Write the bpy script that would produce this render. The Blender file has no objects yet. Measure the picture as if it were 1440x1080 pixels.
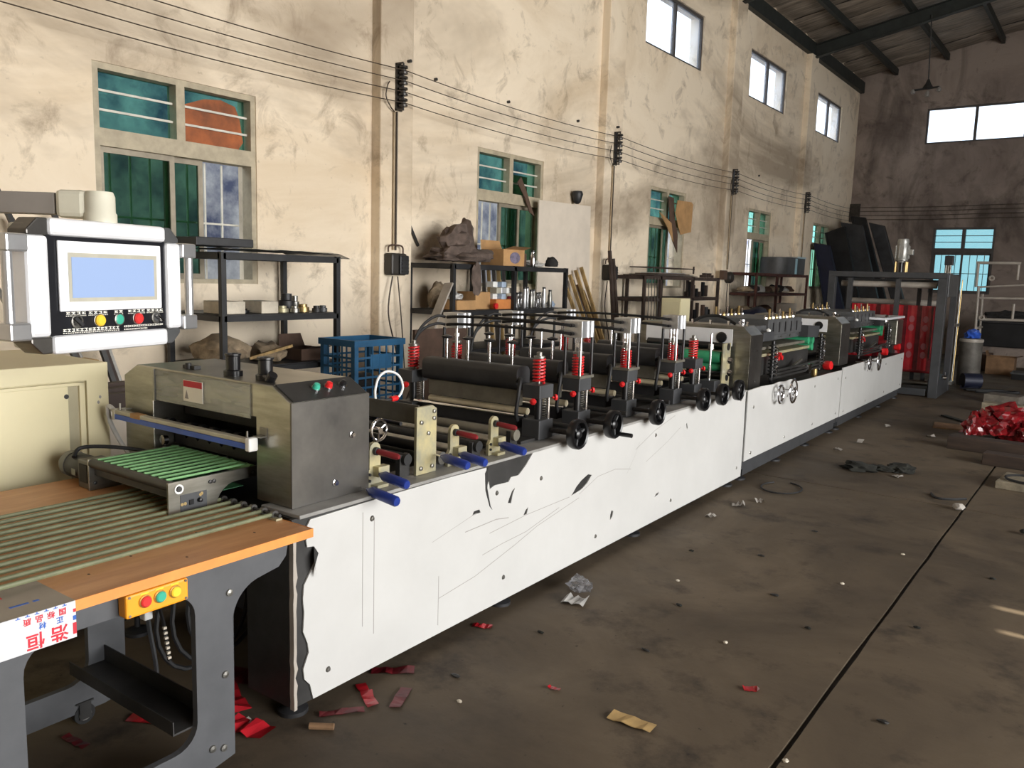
import bpy, bmesh, math, random
from mathutils import Vector, Matrix, noise
from mathutils.geometry import tessellate_polygon
random.seed(7)
PI = math.pi
scene = bpy.context.scene
COL = scene.collection

# ------------------------------------------------------------------ camera
YAW, PITCH, ROLL, FPX, EYE = 0.637982, 0.133586, 0.02939, 1144.7, 1.6
cam_data = bpy.data.cameras.new('camera'); cam = bpy.data.objects.new('camera', cam_data); COL.objects.link(cam)
cam_data.sensor_width = 36.0; cam_data.lens = FPX / 1440 * 36; cam_data.clip_end = 200; cam_data.clip_start = 0.02
_f = Vector((-math.sin(YAW) * math.cos(PITCH), math.cos(YAW) * math.cos(PITCH), -math.sin(PITCH)))
_r = Vector((math.cos(YAW), math.sin(YAW), 0)); _u = _r.cross(_f)
_rr = _r * math.cos(ROLL) + _u * math.sin(ROLL); _uu = -_r * math.sin(ROLL) + _u * math.cos(ROLL)
cam.matrix_world = Matrix(((_rr.x, _uu.x, -_f.x, 0), (_rr.y, _uu.y, -_f.y, 0), (_rr.z, _uu.z, -_f.z, EYE), (0, 0, 0, 1)))
scene.camera = cam

# ------------------------------------------------------------------ sky, daylight, exposure
world = bpy.data.worlds.new('sky'); scene.world = world; world.use_nodes = True
bg = world.node_tree.nodes['Background']; bg.inputs[0].default_value = (0.80, 0.90, 1.0, 1); bg.inputs[1].default_value = 3.2
# daylight through the wide loading door in the right-hand wall
sun = bpy.data.lights.new('sun', 'SUN'); sun.energy = 15; sun.angle = .004; sun.color = (1, .93, .78)
suno = bpy.data.objects.new('sun', sun); COL.objects.link(suno); suno.rotation_euler = (0, math.atan2(1, .69), 0); suno.location = (12, 4.6, 8.5)
dl = bpy.data.lights.new('door_daylight', 'AREA'); dl.shape = 'RECTANGLE'; dl.size = 9.6; dl.size_y = 4.6
dl.energy = 1750; dl.color = (1.0, 0.972, 0.935)
dlo = bpy.data.objects.new('door_daylight', dl); COL.objects.link(dlo)
dlo.location = (7.95, 3.6, 2.5); dlo.rotation_euler = (PI / 2, 0, PI / 2)
vs = scene.view_settings
vs.view_transform = 'Standard'; vs.look = 'None'; vs.exposure = 0.0; vs.gamma = 1.0; vs.use_curve_mapping = False
scene.cycles.max_bounces = 8; scene.cycles.diffuse_bounces = 4; scene.cycles.transparent_max_bounces = 12
scene.cycles.sample_clamp_indirect = 6.0

# ------------------------------------------------------------------ materials
def lin(c):
    c = c / 255.0
    return c / 12.92 if c <= 0.04045 else ((c + 0.055) / 1.055) ** 2.4
def rgb(c): return (lin(c[0]), lin(c[1]), lin(c[2]), 1)
MATS = {}
def M(name, c, rough=0.55, metal=0.0, var=0.12, scale=6.0, bump=0.0, spec=0.5, c2=None, detail=5, stretch=None, coat=0):
    """principled material with a little procedural mottling (c2: second tone)"""
    m = bpy.data.materials.new(name); m.use_nodes = True; nt = m.node_tree; b = nt.nodes['Principled BSDF']
    b.inputs['Roughness'].default_value = rough; b.inputs['Metallic'].default_value = metal
    b.inputs['Specular IOR Level'].default_value = spec
    if coat: b.inputs['Coat Weight'].default_value = coat
    base = rgb(c)
    if var > 0 or c2:
        tc = nt.nodes.new('ShaderNodeTexCoord'); n = nt.nodes.new('ShaderNodeTexNoise')
        n.inputs['Scale'].default_value = scale; n.inputs['Detail'].default_value = detail; n.inputs['Roughness'].default_value = 0.62
        if stretch:
            mp = nt.nodes.new('ShaderNodeMapping'); mp.inputs['Scale'].default_value = stretch
            nt.links.new(tc.outputs['Object'], mp.inputs[0]); nt.links.new(mp.outputs[0], n.inputs['Vector'])
        else: nt.links.new(tc.outputs['Object'], n.inputs['Vector'])
        r = nt.nodes.new('ShaderNodeValToRGB'); r.color_ramp.elements[0].position = 0.34; r.color_ramp.elements[1].position = 0.68
        d = rgb(c2) if c2 else tuple(x * (1 - 2.2 * var) for x in base[:3]) + (1,)
        l = base if c2 else tuple(min(1, x * (1 + var)) for x in base[:3]) + (1,)
        r.color_ramp.elements[0].color = d; r.color_ramp.elements[1].color = l
        nt.links.new(n.outputs['Fac'], r.inputs[0]); nt.links.new(r.outputs[0], b.inputs['Base Color'])
        if bump:
            bp = nt.nodes.new('ShaderNodeBump'); bp.inputs['Strength'].default_value = bump; bp.inputs['Distance'].default_value = 0.02
            nt.links.new(n.outputs['Fac'], bp.inputs['Height']); nt.links.new(bp.outputs[0], b.inputs['Normal'])
    else: b.inputs['Base Color'].default_value = base
    MATS[name] = m; return m
def ramp(nt, fac, stops):
    r = nt.nodes.new('ShaderNodeValToRGB'); e = r.color_ramp.elements
    e[0].position, e[0].color = stops[0][0], stops[0][1]; e[1].position, e[1].color = stops[-1][0], stops[-1][1]
    for p, c in stops[1:-1]:
        k = e.new(p); k.color = c
    nt.links.new(fac, r.inputs[0]); return r.outputs[0]
def nz(nt, vec, scale, detail=6, rough=0.6, dist=0.0):
    n = nt.nodes.new('ShaderNodeTexNoise'); n.inputs['Scale'].default_value = scale; n.inputs['Detail'].default_value = detail
    n.inputs['Roughness'].default_value = rough; n.inputs['Distortion'].default_value = dist; nt.links.new(vec, n.inputs['Vector']); return n.outputs['Fac']
def mapping(nt, scale, loc=(0, 0, 0), kind='Object'):
    tc = nt.nodes.new('ShaderNodeTexCoord'); mp = nt.nodes.new('ShaderNodeMapping')
    mp.inputs['Scale'].default_value = scale; mp.inputs['Location'].default_value = loc
    nt.links.new(tc.outputs[kind], mp.inputs[0]); return mp.outputs[0]
def mix(nt, fac, a, b, blend='MIX'):
    x = nt.nodes.new('ShaderNodeMix'); x.data_type = 'RGBA'; x.blend_type = blend
    if isinstance(fac, float): x.inputs[0].default_value = fac
    else: nt.links.new(fac, x.inputs[0])
    for i, v in ((6, a), (7, b)):
        if isinstance(v, tuple): x.inputs[i].default_value = v
        else: nt.links.new(v, x.inputs[i])
    return x.outputs[2]

def plaster(name, clean, stain, dark, amount, loc, big=0.0):
    """dirty limewashed plaster: broad smoke stains, smudges, small spots and trowel relief"""
    m = bpy.data.materials.new(name); m.use_nodes = True; nt = m.node_tree; b = nt.nodes['Principled BSDF']
    b.inputs['Roughness'].default_value = 0.9; b.inputs['Specular IOR Level'].default_value = 0.15
    v1 = mapping(nt, (1, 0.5, 1.1), loc); v2 = mapping(nt, (1, 1, 1), loc)
    W0 = (0, 0, 0, 1); W1 = (1, 1, 1, 1)
    s1 = ramp(nt, nz(nt, v1, 0.55, 8, 0.66, 1.2), [(0.50 - amount, W0), (0.72 - amount * 0.6, W1)])
    s2 = ramp(nt, nz(nt, v2, 2.3, 7, 0.7, 0.6), [(0.54, W0), (0.74, W1)])
    s3 = ramp(nt, nz(nt, v2, 14, 4, 0.6), [(0.66, W0), (0.74, W1)])
    c = mix(nt, s1, clean, stain)
    s4 = ramp(nt, nz(nt, mapping(nt, (1, 0.22, .5), (loc[0] + 1.3, loc[1] + big, loc[2])), 0.8, 6, 0.6, 0.9), [(0.50, W0), (0.66, (.7, .7, .7, 1))])  # broad stains; the big offset also paints light fall-off toward the far end
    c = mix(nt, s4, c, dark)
    k = nt.nodes.new('ShaderNodeMath'); k.operation = 'MULTIPLY'; k.inputs[1].default_value = 0.8; nt.links.new(s2, k.inputs[0])
    c = mix(nt, k.outputs[0], c, dark)
    k2 = nt.nodes.new('ShaderNodeMath'); k2.operation = 'MULTIPLY'; k2.inputs[1].default_value = 0.35; nt.links.new(s3, k2.inputs[0])
    c = mix(nt, k2.outputs[0], c, dark)
    nt.links.new(c, b.inputs['Base Color'])
    bp = nt.nodes.new('ShaderNodeBump'); bp.inputs['Strength'].default_value = 0.35; bp.inputs['Distance'].default_value = 0.03
    nt.links.new(nz(nt, v2, 3.5, 9, 0.62), bp.inputs['Height']); nt.links.new(bp.outputs[0], b.inputs['Normal'])
    MATS[name] = m; return m
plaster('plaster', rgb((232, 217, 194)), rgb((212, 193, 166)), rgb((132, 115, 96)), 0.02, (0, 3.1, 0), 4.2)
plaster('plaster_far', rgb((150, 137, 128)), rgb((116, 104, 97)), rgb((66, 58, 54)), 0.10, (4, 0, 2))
def concrete():
    m = bpy.data.materials.new('concrete'); m.use_nodes = True; nt = m.node_tree; b = nt.nodes['Principled BSDF']
    b.inputs['Specular IOR Level'].default_value = 0.3
    v = mapping(nt, (1, 1, 1)); W0 = (0, 0, 0, 1); W1 = (1, 1, 1, 1)
    a = ramp(nt, nz(nt, v, 0.7, 8, 0.65, 0.8), [(0.3, rgb((66, 57, 47))), (0.55, rgb((93, 81, 66))), (0.75, rgb((112, 98, 81)))])
    s = ramp(nt, nz(nt, v, 2.6, 8, 0.7), [(0.53, W0), (0.72, W1)])
    c = mix(nt, s, a, rgb((50, 43, 37)))
    s2 = ramp(nt, nz(nt, v, 26, 3, 0.6), [(0.68, W0), (0.76, W1)])
    c = mix(nt, s2, c, rgb((44, 38, 33)))
    nt.links.new(c, b.inputs['Base Color'])
    nt.links.new(ramp(nt, nz(nt, v, 1.4, 5), [(0.3, (.62, .62, .62, 1)), (0.7, (.85, .85, .85, 1))]), b.inputs['Roughness'])
    bp = nt.nodes.new('ShaderNodeBump'); bp.inputs['Strength'].default_value = 0.2; bp.inputs['Distance'].default_value = 0.01
    nt.links.new(nz(nt, v, 9, 8, 0.65), bp.inputs['Height']); nt.links.new(bp.outputs[0], b.inputs['Normal'])
    MATS['concrete'] = m
concrete()
def glass(name, tint, gloss=0.12, milk=0.0):
    m = bpy.data.materials.new(name); m.use_nodes = True; nt = m.node_tree; nt.nodes.clear()
    o = nt.nodes.new('ShaderNodeOutputMaterial'); t = nt.nodes.new('ShaderNodeBsdfTransparent'); t.inputs[0].default_value = tint
    g = nt.nodes.new('ShaderNodeBsdfGlossy'); g.inputs['Roughness'].default_value = 0.08; x = nt.nodes.new('ShaderNodeMixShader')
    x.inputs[0].default_value = gloss; nt.links.new(t.outputs[0], x.inputs[1]); nt.links.new(g.outputs[0], x.inputs[2]); last = x
    if milk:
        d = nt.nodes.new('ShaderNodeBsdfTranslucent'); d.inputs[0].default_value = (.85, .85, .9, 1); y = nt.nodes.new('ShaderNodeMixShader')
        n = nt.nodes.new('ShaderNodeTexNoise'); n.inputs['Scale'].default_value = 2.5
        r = ramp(nt, n.outputs['Fac'], [(0.35, (milk * .4,) * 3 + (1,)), (0.7, (min(1, milk * 1.5),) * 3 + (1,))])
        nt.links.new(r, y.inputs[0]); nt.links.new(x.outputs[0], y.inputs[1]); nt.links.new(d.outputs[0], y.inputs[2]); last = y
    nt.links.new(last.outputs[0], o.inputs[0]); MATS[name] = m
glass('glass_teal', (0.45, 0.72, 0.66, 1), 0.05)
glass('glass_green', (0.36, 0.54, 0.44, 1), 0.05)
glass('glass_cyan', (0.36, 0.50, 0.51, 1), 0.05)
glass('glass_clear', (0.93, 0.95, 0.98, 1), 0.04, 0.18)
glass('plastic_clear', (0.75, 0.76, 0.78, 1), 0.2, 0.25)
def emit(name, c, s):
    m = bpy.data.materials.new(name); m.use_nodes = True; b = m.node_tree.nodes['Principled BSDF']
    b.inputs['Base Color'].default_value = rgb(c); b.inputs['Emission Color'].default_value = rgb(c); b.inputs['Emission Strength'].default_value = s
    b.inputs['Roughness'].default_value = 0.2; MATS[name] = m
M('stainless', (168, 164, 154), 0.30, 0.9, 0.14, 3, c2=(128, 126, 116), stretch=(1, 1, 6))
M('stainless_dark', (120, 117, 112), 0.34, 0.85, 0.2, 2.5, c2=(86, 84, 82))
M('steel', (150, 148, 142), 0.35, 0.85, 0.15, 8)
M('alu', (205, 206, 208), 0.28, 0.8, 0.05, 5)
M('alu_white', (236, 237, 240), 0.35, 0.25, 0.03, 5)
M('chrome', (225, 225, 228), 0.12, 1.0, 0)
M('black_paint', (40, 40, 42), 0.5, 0, 0.18, 9)
M('black_gloss', (24, 24, 26), 0.3, 0, 0.1, 9)
M('black_rubber', (22, 22, 23), 0.65, 0, 0)
M('dark_steel', (58, 57, 56), 0.48, 0.3, 0.22, 4)
M('dark_inside', (34, 32, 31), 0.7, 0, 0.2, 5)
M('grey_paint', (78, 79, 82), 0.5, 0, 0.08, 7)
M('dark_grey_paint', (60, 61, 63), 0.5, 0, 0.12, 7)
M('gun_grey', (86, 87, 88), 0.45, 0.25, 0.12, 8)
M('zinc', (196, 184, 140), 0.42, 0.45, 0.12, 10, c2=(150, 148, 132))
M('grey_plate', (128, 124, 112), 0.5, 0.4, 0.18, 6, c2=(98, 94, 84))
M('deck_grey', (146, 144, 140), 0.42, 0, 0.15, 4); M('drum_grey', (92, 92, 92), 0.6, 0.3, 0.15, 3); M('bulb_grey', (120, 116, 112), 0.4, 0, 0); M('white_film', (190, 189, 186), 0.38, 0, 0.03, 2)
M('scratch', (146, 142, 138), 0.6, 0, 0)
M('film_back', (158, 150, 140), 0.6, 0, 0.1)
M('red_plastic', (206, 34, 36), 0.35, 0, 0.06)
M('red_spring', (204, 30, 34), 0.4, 0, 0.05)
M('dark_red', (120, 28, 32), 0.45, 0, 0.1)
M('blue_handle', (30, 52, 130), 0.35, 0, 0.1)
M('blue_bar', (52, 92, 190), 0.4, 0, 0.08)
M('bar_grey', (188, 184, 168), 0.45, 0.2, 0.08)
M('white_plastic', (228, 228, 224), 0.4, 0, 0.03)
M('belt_bed', (34, 84, 52), 0.6, 0, 0.2, 10); M('green_belt', (124, 174, 116), 0.55, 0, 0.12, 14)
M('green_cord', (116, 120, 90), 0.6, 0, 0.12, 14)
M('green_rubber', (52, 148, 104), 0.5, 0, 0.1, 10)
M('cream_rubber', (214, 200, 168), 0.55, 0, 0.1)
M('wood', (206, 152, 104), 0.45, 0, 0.1, 5, c2=(178, 124, 80), stretch=(3, .5, 1))
M('wood_edge', (220, 142, 70), 0.45, 0, 0.08, 5)
M('orange_card', (196, 124, 66), 0.7, 0, 0.1); M('oval_ink', (120, 112, 132), 0.7, 0, 0.2, 30); M('pale_blue', (168, 184, 204), 0.8, 0, 0.15); M('orange_paint', (246, 158, 34), 0.4, 0, 0.04)
M('btn_red', (206, 52, 50), 0.3, 0, 0); M('btn_green', (62, 166, 140), 0.3, 0, 0); M('btn_yellow', (240, 196, 60), 0.3, 0, 0)
M('gold_ring', (214, 168, 92), 0.35, 0.6, 0)
M('sheet_white', (204, 204, 206), 0.4, 0, 0.04, 3)
M('sheet_zinc', (158, 148, 136), 0.5, 0.15, 0.08, 3)
M('ink_red', (200, 34, 52), 0.6, 0, 0.1); M('ink_blue', (46, 98, 186), 0.6, 0, 0.1); M('ink_white', (235, 232, 220), 0.5, 0, 0)
M('beige_cab', (216, 206, 168), 0.42, 0, 0.03, 2); M('beige_dark', (168, 160, 132), 0.5, 0, 0.06)
M('arm_grey', (138, 132, 126), 0.5, 0, 0.05); M('cream_cast', (206, 202, 184), 0.5, 0, 0.04)
M('panel_black', (26, 27, 32), 0.3, 0, 0.2, 6)
M('bezel', (232, 232, 236), 0.35, 0, 0.02)
M('rust_steel', (76, 62, 55), 0.7, 0.2, 0.25, 8, c2=(52, 42, 37)); M('red_rust', (92, 56, 48), 0.7, 0.1, 0.25, 8)
M('rack_black', (38, 38, 40), 0.5, 0.1, 0.2, 6)
M('cardboard', (178, 138, 92), 0.8, 0, 0.1, 6); M('cardboard_dark', (128, 98, 70), 0.85, 0, 0.15, 6); M('dark_brown', (84, 64, 52), 0.85, 0, 0.15, 6)
M('cloth_brown', (98, 84, 76), 0.95, 0, 0.2, 12, bump=0.3); M('cloth_dark', (44, 42, 42), 0.95, 0, 0.2, 12, bump=0.3); M('cloth_beige', (150, 132, 108), 0.95, 0, 0.2, 12, bump=0.3)
M('rag_dark', (34, 34, 28), 0.95, 0, 0.3, 16)
M('red_film', (132, 22, 28), 0.25, 0, 0.25, 9, c2=(84, 12, 18), coat=0.5); M('red_film_dark', (96, 18, 26), 0.4, 0, 0.25, 9)
M('film_print', (172, 30, 40), 0.3, 0, 0.1, 9, coat=0.4); M('print_white', (168, 92, 98), 0.4, 0, 0.05)
M('paper', (158, 152, 144), 0.8, 0, 0.1); M('paper_tan', (190, 158, 104), 0.8, 0, 0.15)
M('blue_crate', (34, 92, 132), 0.5, 0, 0.1)
M('frame_paint', (176, 164, 140), 0.6, 0, 0.1, 9); M('sash', (150, 140, 122), 0.5, 0.2, 0.1, 9); M('frame_dark', (78, 74, 72), 0.6, 0.1, 0.1, 9)
M('bar_white', (206, 202, 190), 0.5, 0, 0.1)
M('wire_dark', (64, 54, 44), 0.6, 0, 0); M('porcelain', (58, 54, 50), 0.35, 0.2, 0.2, 20); M('conduit', (168, 148, 118), 0.6, 0, 0.12)
M('switch_dark', (52, 48, 44), 0.5, 0.1, 0.2)
M('roof_foil', (158, 146, 132), 0.55, 0, 0.3, 3, c2=(96, 86, 76), stretch=(.6, 5, 1)); M('roof_steel', (44, 48, 46), 0.6, 0.2, 0.15)
M('ext_wall', (200, 203, 210), 0.9, 0, 0.3, 2.0, c2=(78, 86, 116)); M('ext_ground', (120, 116, 104), 0.95, 0, 0.2); M('rusty_sheet', (168, 96, 56), 0.85, 0, 0.25, 5, c2=(116, 70, 46))
M('block_grey', (112, 105, 95), 0.9, 0, 0.2, 9); M('block_pale', (140, 130, 110), 0.9, 0, 0.2, 9); M('drum_dull', (100, 96, 90), 0.6, 0.2, 0.2, 5); M('foam', (206, 196, 178), 0.9, 0, 0.1, 12); M('brick', (150, 140, 120), 0.9, 0, 0.2, 9); M('timber', (58, 44, 34), 0.85, 0, 0.25, 4, stretch=(.5, 4, 4)); M('timber_light', (176, 146, 96), 0.8, 0, 0.25, 8, stretch=(3, 3, .4)); M('board_white', (214, 202, 186), 0.7, 0, 0.06, 2)
M('dark_blue', (30, 34, 54), 0.5, 0.2, 0.15, 4); M('dark_plate', (34, 34, 36), 0.45, 0.3, 0.25, 3); M('dark_plate2', (58, 58, 60), 0.5, 0.3, 0.2, 3)
M('pipe_white', (168, 160, 150), 0.5, 0.1, 0.1); M('brass', (184, 158, 108), 0.35, 0.8, 0.08); M('foil_clear', (186, 184, 180), 0.3, 0.1, 0.15)
M('motor_grey', (112, 112, 108), 0.5, 0.4, 0.15, 12); M('motor_silver', (170, 170, 166), 0.4, 0.6, 0.12, 12)
emit('screen_on', (140, 160, 196), 0.22)

# ------------------------------------------------------------------ mesh builder
class MB:
    def __init__(s, T=None): s.v = []; s.f = []; s.T = T
    def add(s, vs, fs):
        b = len(s.v)
        for p in vs:
            p = Vector(p); s.v.append(s.T @ p if s.T else p)
        s.f.extend(tuple(b + i for i in f) for f in fs); return s
    def box(s, x0, x1, y0, y1, z0, z1, R=None):
        """axis box by bounds; R: rotation matrix about its centre"""
        c = Vector(((x0 + x1) / 2, (y0 + y1) / 2, (z0 + z1) / 2)); h = (abs(x1 - x0) / 2, abs(y1 - y0) / 2, abs(z1 - z0) / 2)
        vs = [Vector((sx * h[0], sy * h[1], sz * h[2])) for sz in (-1, 1) for sy in (-1, 1) for sx in (-1, 1)]
        vs = [c + (R @ p if R else p) for p in vs]
        return s.add(vs, [(0, 2, 3, 1), (4, 5, 7, 6), (0, 1, 5, 4), (2, 6, 7, 3), (0, 4, 6, 2), (1, 3, 7, 5)])
    def beam(s, a, b, w, h, up=(0, 0, 1)):
        """rectangular bar from a to b"""
        a, b = Vector(a), Vector(b); d = (b - a).normalized(); up = Vector(up)
        if abs(d.dot(up)) > .98: up = Vector((0, 1, 0))
        x = d.cross(up).normalized(); z = x.cross(d).normalized()
        vs = [p + x * (sx * w / 2) + z * (sz * h / 2) for p in (a, b) for sz in (-1, 1) for sx in (-1, 1)]
        return s.add(vs, [(0, 1, 3, 2), (4, 6, 7, 5), (0, 4, 5, 1), (2, 3, 7, 6), (0, 2, 6, 4), (1, 5, 7, 3)])
    def cyl(s, a, b, r, n=14, r2=None, cap=True):
        a, b = Vector(a), Vector(b); d = (b - a).normalized(); r2 = r if r2 is None else r2
        x = d.orthogonal().normalized(); y = d.cross(x)
        vs = [p + (x * math.cos(2 * PI * i / n) + y * math.sin(2 * PI * i / n)) * q for p, q in ((a, r), (b, r2)) for i in range(n)]
        fs = [(i, (i + 1) % n, n + (i + 1) % n, n + i) for i in range(n)]
        if cap: fs += [tuple(range(n - 1, -1, -1)), tuple(range(n, 2 * n))]
        return s.add(vs, fs)
    def tube(s, pts, r, n=8, closed=False):
        pts = [Vector(p) for p in pts]; m = len(pts); vs = []; x = None
        for i, p in enumerate(pts):
            d = (pts[(i + 1) % m] - pts[i - 1]) if closed else (pts[min(i + 1, m - 1)] - pts[max(i - 1, 0)])
            d.normalize(); x = d.orthogonal() if x is None else x - d * x.dot(d)
            x.normalize(); y = d.cross(x)
            vs += [p + (x * math.cos(2 * PI * k / n) + y * math.sin(2 * PI * k / n)) * r for k in range(n)]
        fs = [(i * n + k, i * n + (k + 1) % n, ((i + 1) % m) * n + (k + 1) % n, ((i + 1) % m) * n + k) for i in range(m if closed else m - 1) for k in range(n)]
        if not closed: fs += [tuple(range(n - 1, -1, -1)), tuple(range((m - 1) * n, m * n))]
        return s.add(vs, fs)
    def lathe(s, prof, c=(0, 0, 0), axis=(0, 0, 1), n=20):
        """profile [(r, h)] turned about an axis through c"""
        c = Vector(c); d = Vector(axis).normalized(); x = d.orthogonal().normalized(); y = d.cross(x); m = len(prof)
        vs = [c + d * h + (x * math.cos(2 * PI * k / n) + y * math.sin(2 * PI * k / n)) * r for r, h in prof for k in range(n)]
        fs = [(i * n + k, i * n + (k + 1) % n, (i + 1) * n + (k + 1) % n, (i + 1) * n + k) for i in range(m - 1) for k in range(n)]
        if prof[0][0] > 1e-6: fs.append(tuple(range(n - 1, -1, -1)))
        if prof[-1][0] > 1e-6: fs.append(tuple(range((m - 1) * n, m * n)))
        return s.add(vs, fs)
    def prism(s, poly, d0, d1, axis='y', holes=()):
        """2D outline (u, w), possibly with holes, extruded along an axis"""
        def P(u, w, d): return {'y': (u, d, w), 'x': (d, u, w), 'z': (u, w, d)}[axis]
        loops = [list(poly)] + [list(h) for h in holes]; flat = [p for l in loops for p in l]; n = len(flat)
        tris = tessellate_polygon([[Vector((p[0], p[1], 0)) for p in l] for l in loops])
        vs = [P(u, w, d0) for u, w in flat] + [P(u, w, d1) for u, w in flat]
        fs = [tuple(t) for t in tris] + [tuple(n + i for i in reversed(t)) for t in tris]; b = 0
        for l in loops:
            k = len(l); fs += [(b + i, b + (i + 1) % k, n + b + (i + 1) % k, n + b + i) for i in range(k)]; b += k
        return s.add(vs, fs)
    def spring(s, c, r, z0, z1, turns, w, n=5, seg=12):
        k = int(turns * seg); return s.tube([(c[0] + r * math.cos(2 * PI * i / seg), c[1] + r * math.sin(2 * PI * i / seg), z0 + (z1 - z0) * i / k) for i in range(k + 1)], w, n)
    def blob(s, c, size, seed=0, rough=0.35, freq=2.2, sub=3, flat=False):
        bm = bmesh.new(); bmesh.ops.create_icosphere(bm, subdivisions=sub, radius=1)
        vs = []
        for v in bm.verts:
            p = v.co.copy(); q = 1 + rough * noise.noise(p * freq + Vector((seed * 7.3, seed * 3.1, 0))) + rough * .6 * abs(noise.noise(p * freq * 2.7 + Vector((0, seed, 5))))
            p *= q
            if flat and p.z < -0.35: p.z = -0.35
            vs.append(Vector((c[0] + p.x * size[0], c[1] + p.y * size[1], c[2] + p.z * size[2])))
        fs = [tuple(v.index for v in f.verts) for f in bm.faces]; bm.free(); return s.add(vs, fs)
    def mesh(s, name, off=Vector((0, 0, 0)), smooth=False):
        me = bpy.data.meshes.new(name); me.from_pydata([p - off for p in s.v], [], s.f); me.validate()
        bm = bmesh.new(); bm.from_mesh(me); bmesh.ops.recalc_face_normals(bm, faces=bm.faces); bm.to_mesh(me); bm.free()
        if smooth:
            me.shade_smooth()
            try: me.set_sharp_from_angle(angle=math.radians(40))
            except Exception: pass
        return me

MROT = 0.02231           # the machine line stands 1.3 degrees off the wall
RM = Matrix.Rotation(MROT, 4, 'Z')
ORG = {}
def tag(o, label=None, cat=None, group=None, kind=None):
    for k, v in (('label', label), ('category', cat), ('group', group), ('kind', kind)):
        if v: o[k] = v
    return o
def place(o, org, frame):
    o.location = (RM @ Vector(org)) if frame == 'M' else Vector(org)
    if frame == 'M': o.rotation_euler = (0, 0, MROT)
def thing(name, label, cat, org, frame='W', group=None, kind=None):
    e = bpy.data.objects.new(name, None); e.empty_display_size = 0.1; COL.objects.link(e); place(e, org, frame)
    ORG[e.name] = Vector(org); return tag(e, label, cat, group, kind)
def one(name, label, cat, mb, mat, org, frame='W', group=None, kind=None, smooth=False, bev=0):
    o = bpy.data.objects.new(name, mb.mesh(name, Vector(org), smooth)); COL.objects.link(o); o.data.materials.append(MATS[mat]); place(o, org, frame)
    ORG[o.name] = Vector(org)
    if bev: bevel(o, bev)
    return tag(o, label, cat, group, kind)
def bevel(o, w):
    b = o.modifiers.new('bevel', 'BEVEL'); b.width = w; b.segments = 2; b.limit_method = 'ANGLE'; b.angle_limit = math.radians(35); b.harden_normals = False
def P(parent, name, mb, mat, smooth=False, bev=0, label=None, kind=None):
    off = ORG[parent.name]
    o = bpy.data.objects.new(name, mb.mesh(name, off, smooth)); COL.objects.link(o); o.data.materials.append(MATS[mat]); o.parent = parent
    ORG[o.name] = off
    if bev: bevel(o, bev)
    return tag(o, label, None, None, kind)
def PC(parent, name, src, dx):
    """copy of a part, shifted by dx, sharing its mesh"""
    o = src.copy(); COL.objects.link(o); o.parent = parent; o.location = Vector(src.location) + Vector(dx); o.name = name; ORG[o.name] = ORG[parent.name] - Vector(dx); return o
def text(parent, name, body, size, mat, R, at, depth=0.0008, align='CENTER', bold=0.0):
    """lettering as a thin mesh; R maps text x, y, z to the surface; at: position in the parent's frame"""
    cu = bpy.data.curves.new(name, 'FONT'); cu.body = body; cu.size = size; cu.extrude = depth; cu.offset = bold; cu.align_x = align; cu.align_y = 'CENTER'; cu.resolution_u = 2
    t = bpy.data.objects.new(name, cu); COL.objects.link(t)
    dg = bpy.context.evaluated_depsgraph_get(); me = bpy.data.meshes.new_from_object(t.evaluated_get(dg)); COL.objects.unlink(t); bpy.data.objects.remove(t)
    me.transform(Matrix.Translation(Vector(at) - ORG[parent.name]) @ R.to_4x4()); me.materials.clear(); me.materials.append(MATS[mat])
    o = bpy.data.objects.new(name, me); COL.objects.link(o); o.parent = parent; ORG[o.name] = ORG[parent.name]; return o
def arc(cx, cy, r, a0, a1, n=8): return [(cx + r * math.cos(a0 + (a1 - a0) * i / n), cy + r * math.sin(a0 + (a1 - a0) * i / n)) for i in range(n + 1)]
def rrect(x0, x1, y0, y1, r, n=5):
    return arc(x1 - r, y0 + r, r, -PI / 2, 0, n) + arc(x1 - r, y1 - r, r, 0, PI / 2, n) + arc(x0 + r, y1 - r, r, PI / 2, PI, n) + arc(x0 + r, y0 + r, r, PI, 1.5 * PI, n)
def catmull(pts, k=8):
    pts = [Vector(p) for p in pts]; out = []
    for i in range(len(pts) - 1):
        a, b, c, d = pts[max(i - 1, 0)], pts[i], pts[i + 1], pts[min(i + 2, len(pts) - 1)]
        for j in range(k):
            t = j / k; out.append(0.5 * ((2 * b) + (c - a) * t + (2 * a - 5 * b + 4 * c - d) * t * t + (3 * b - a - 3 * c + d) * t ** 3))
    return out + [pts[-1]]
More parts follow.
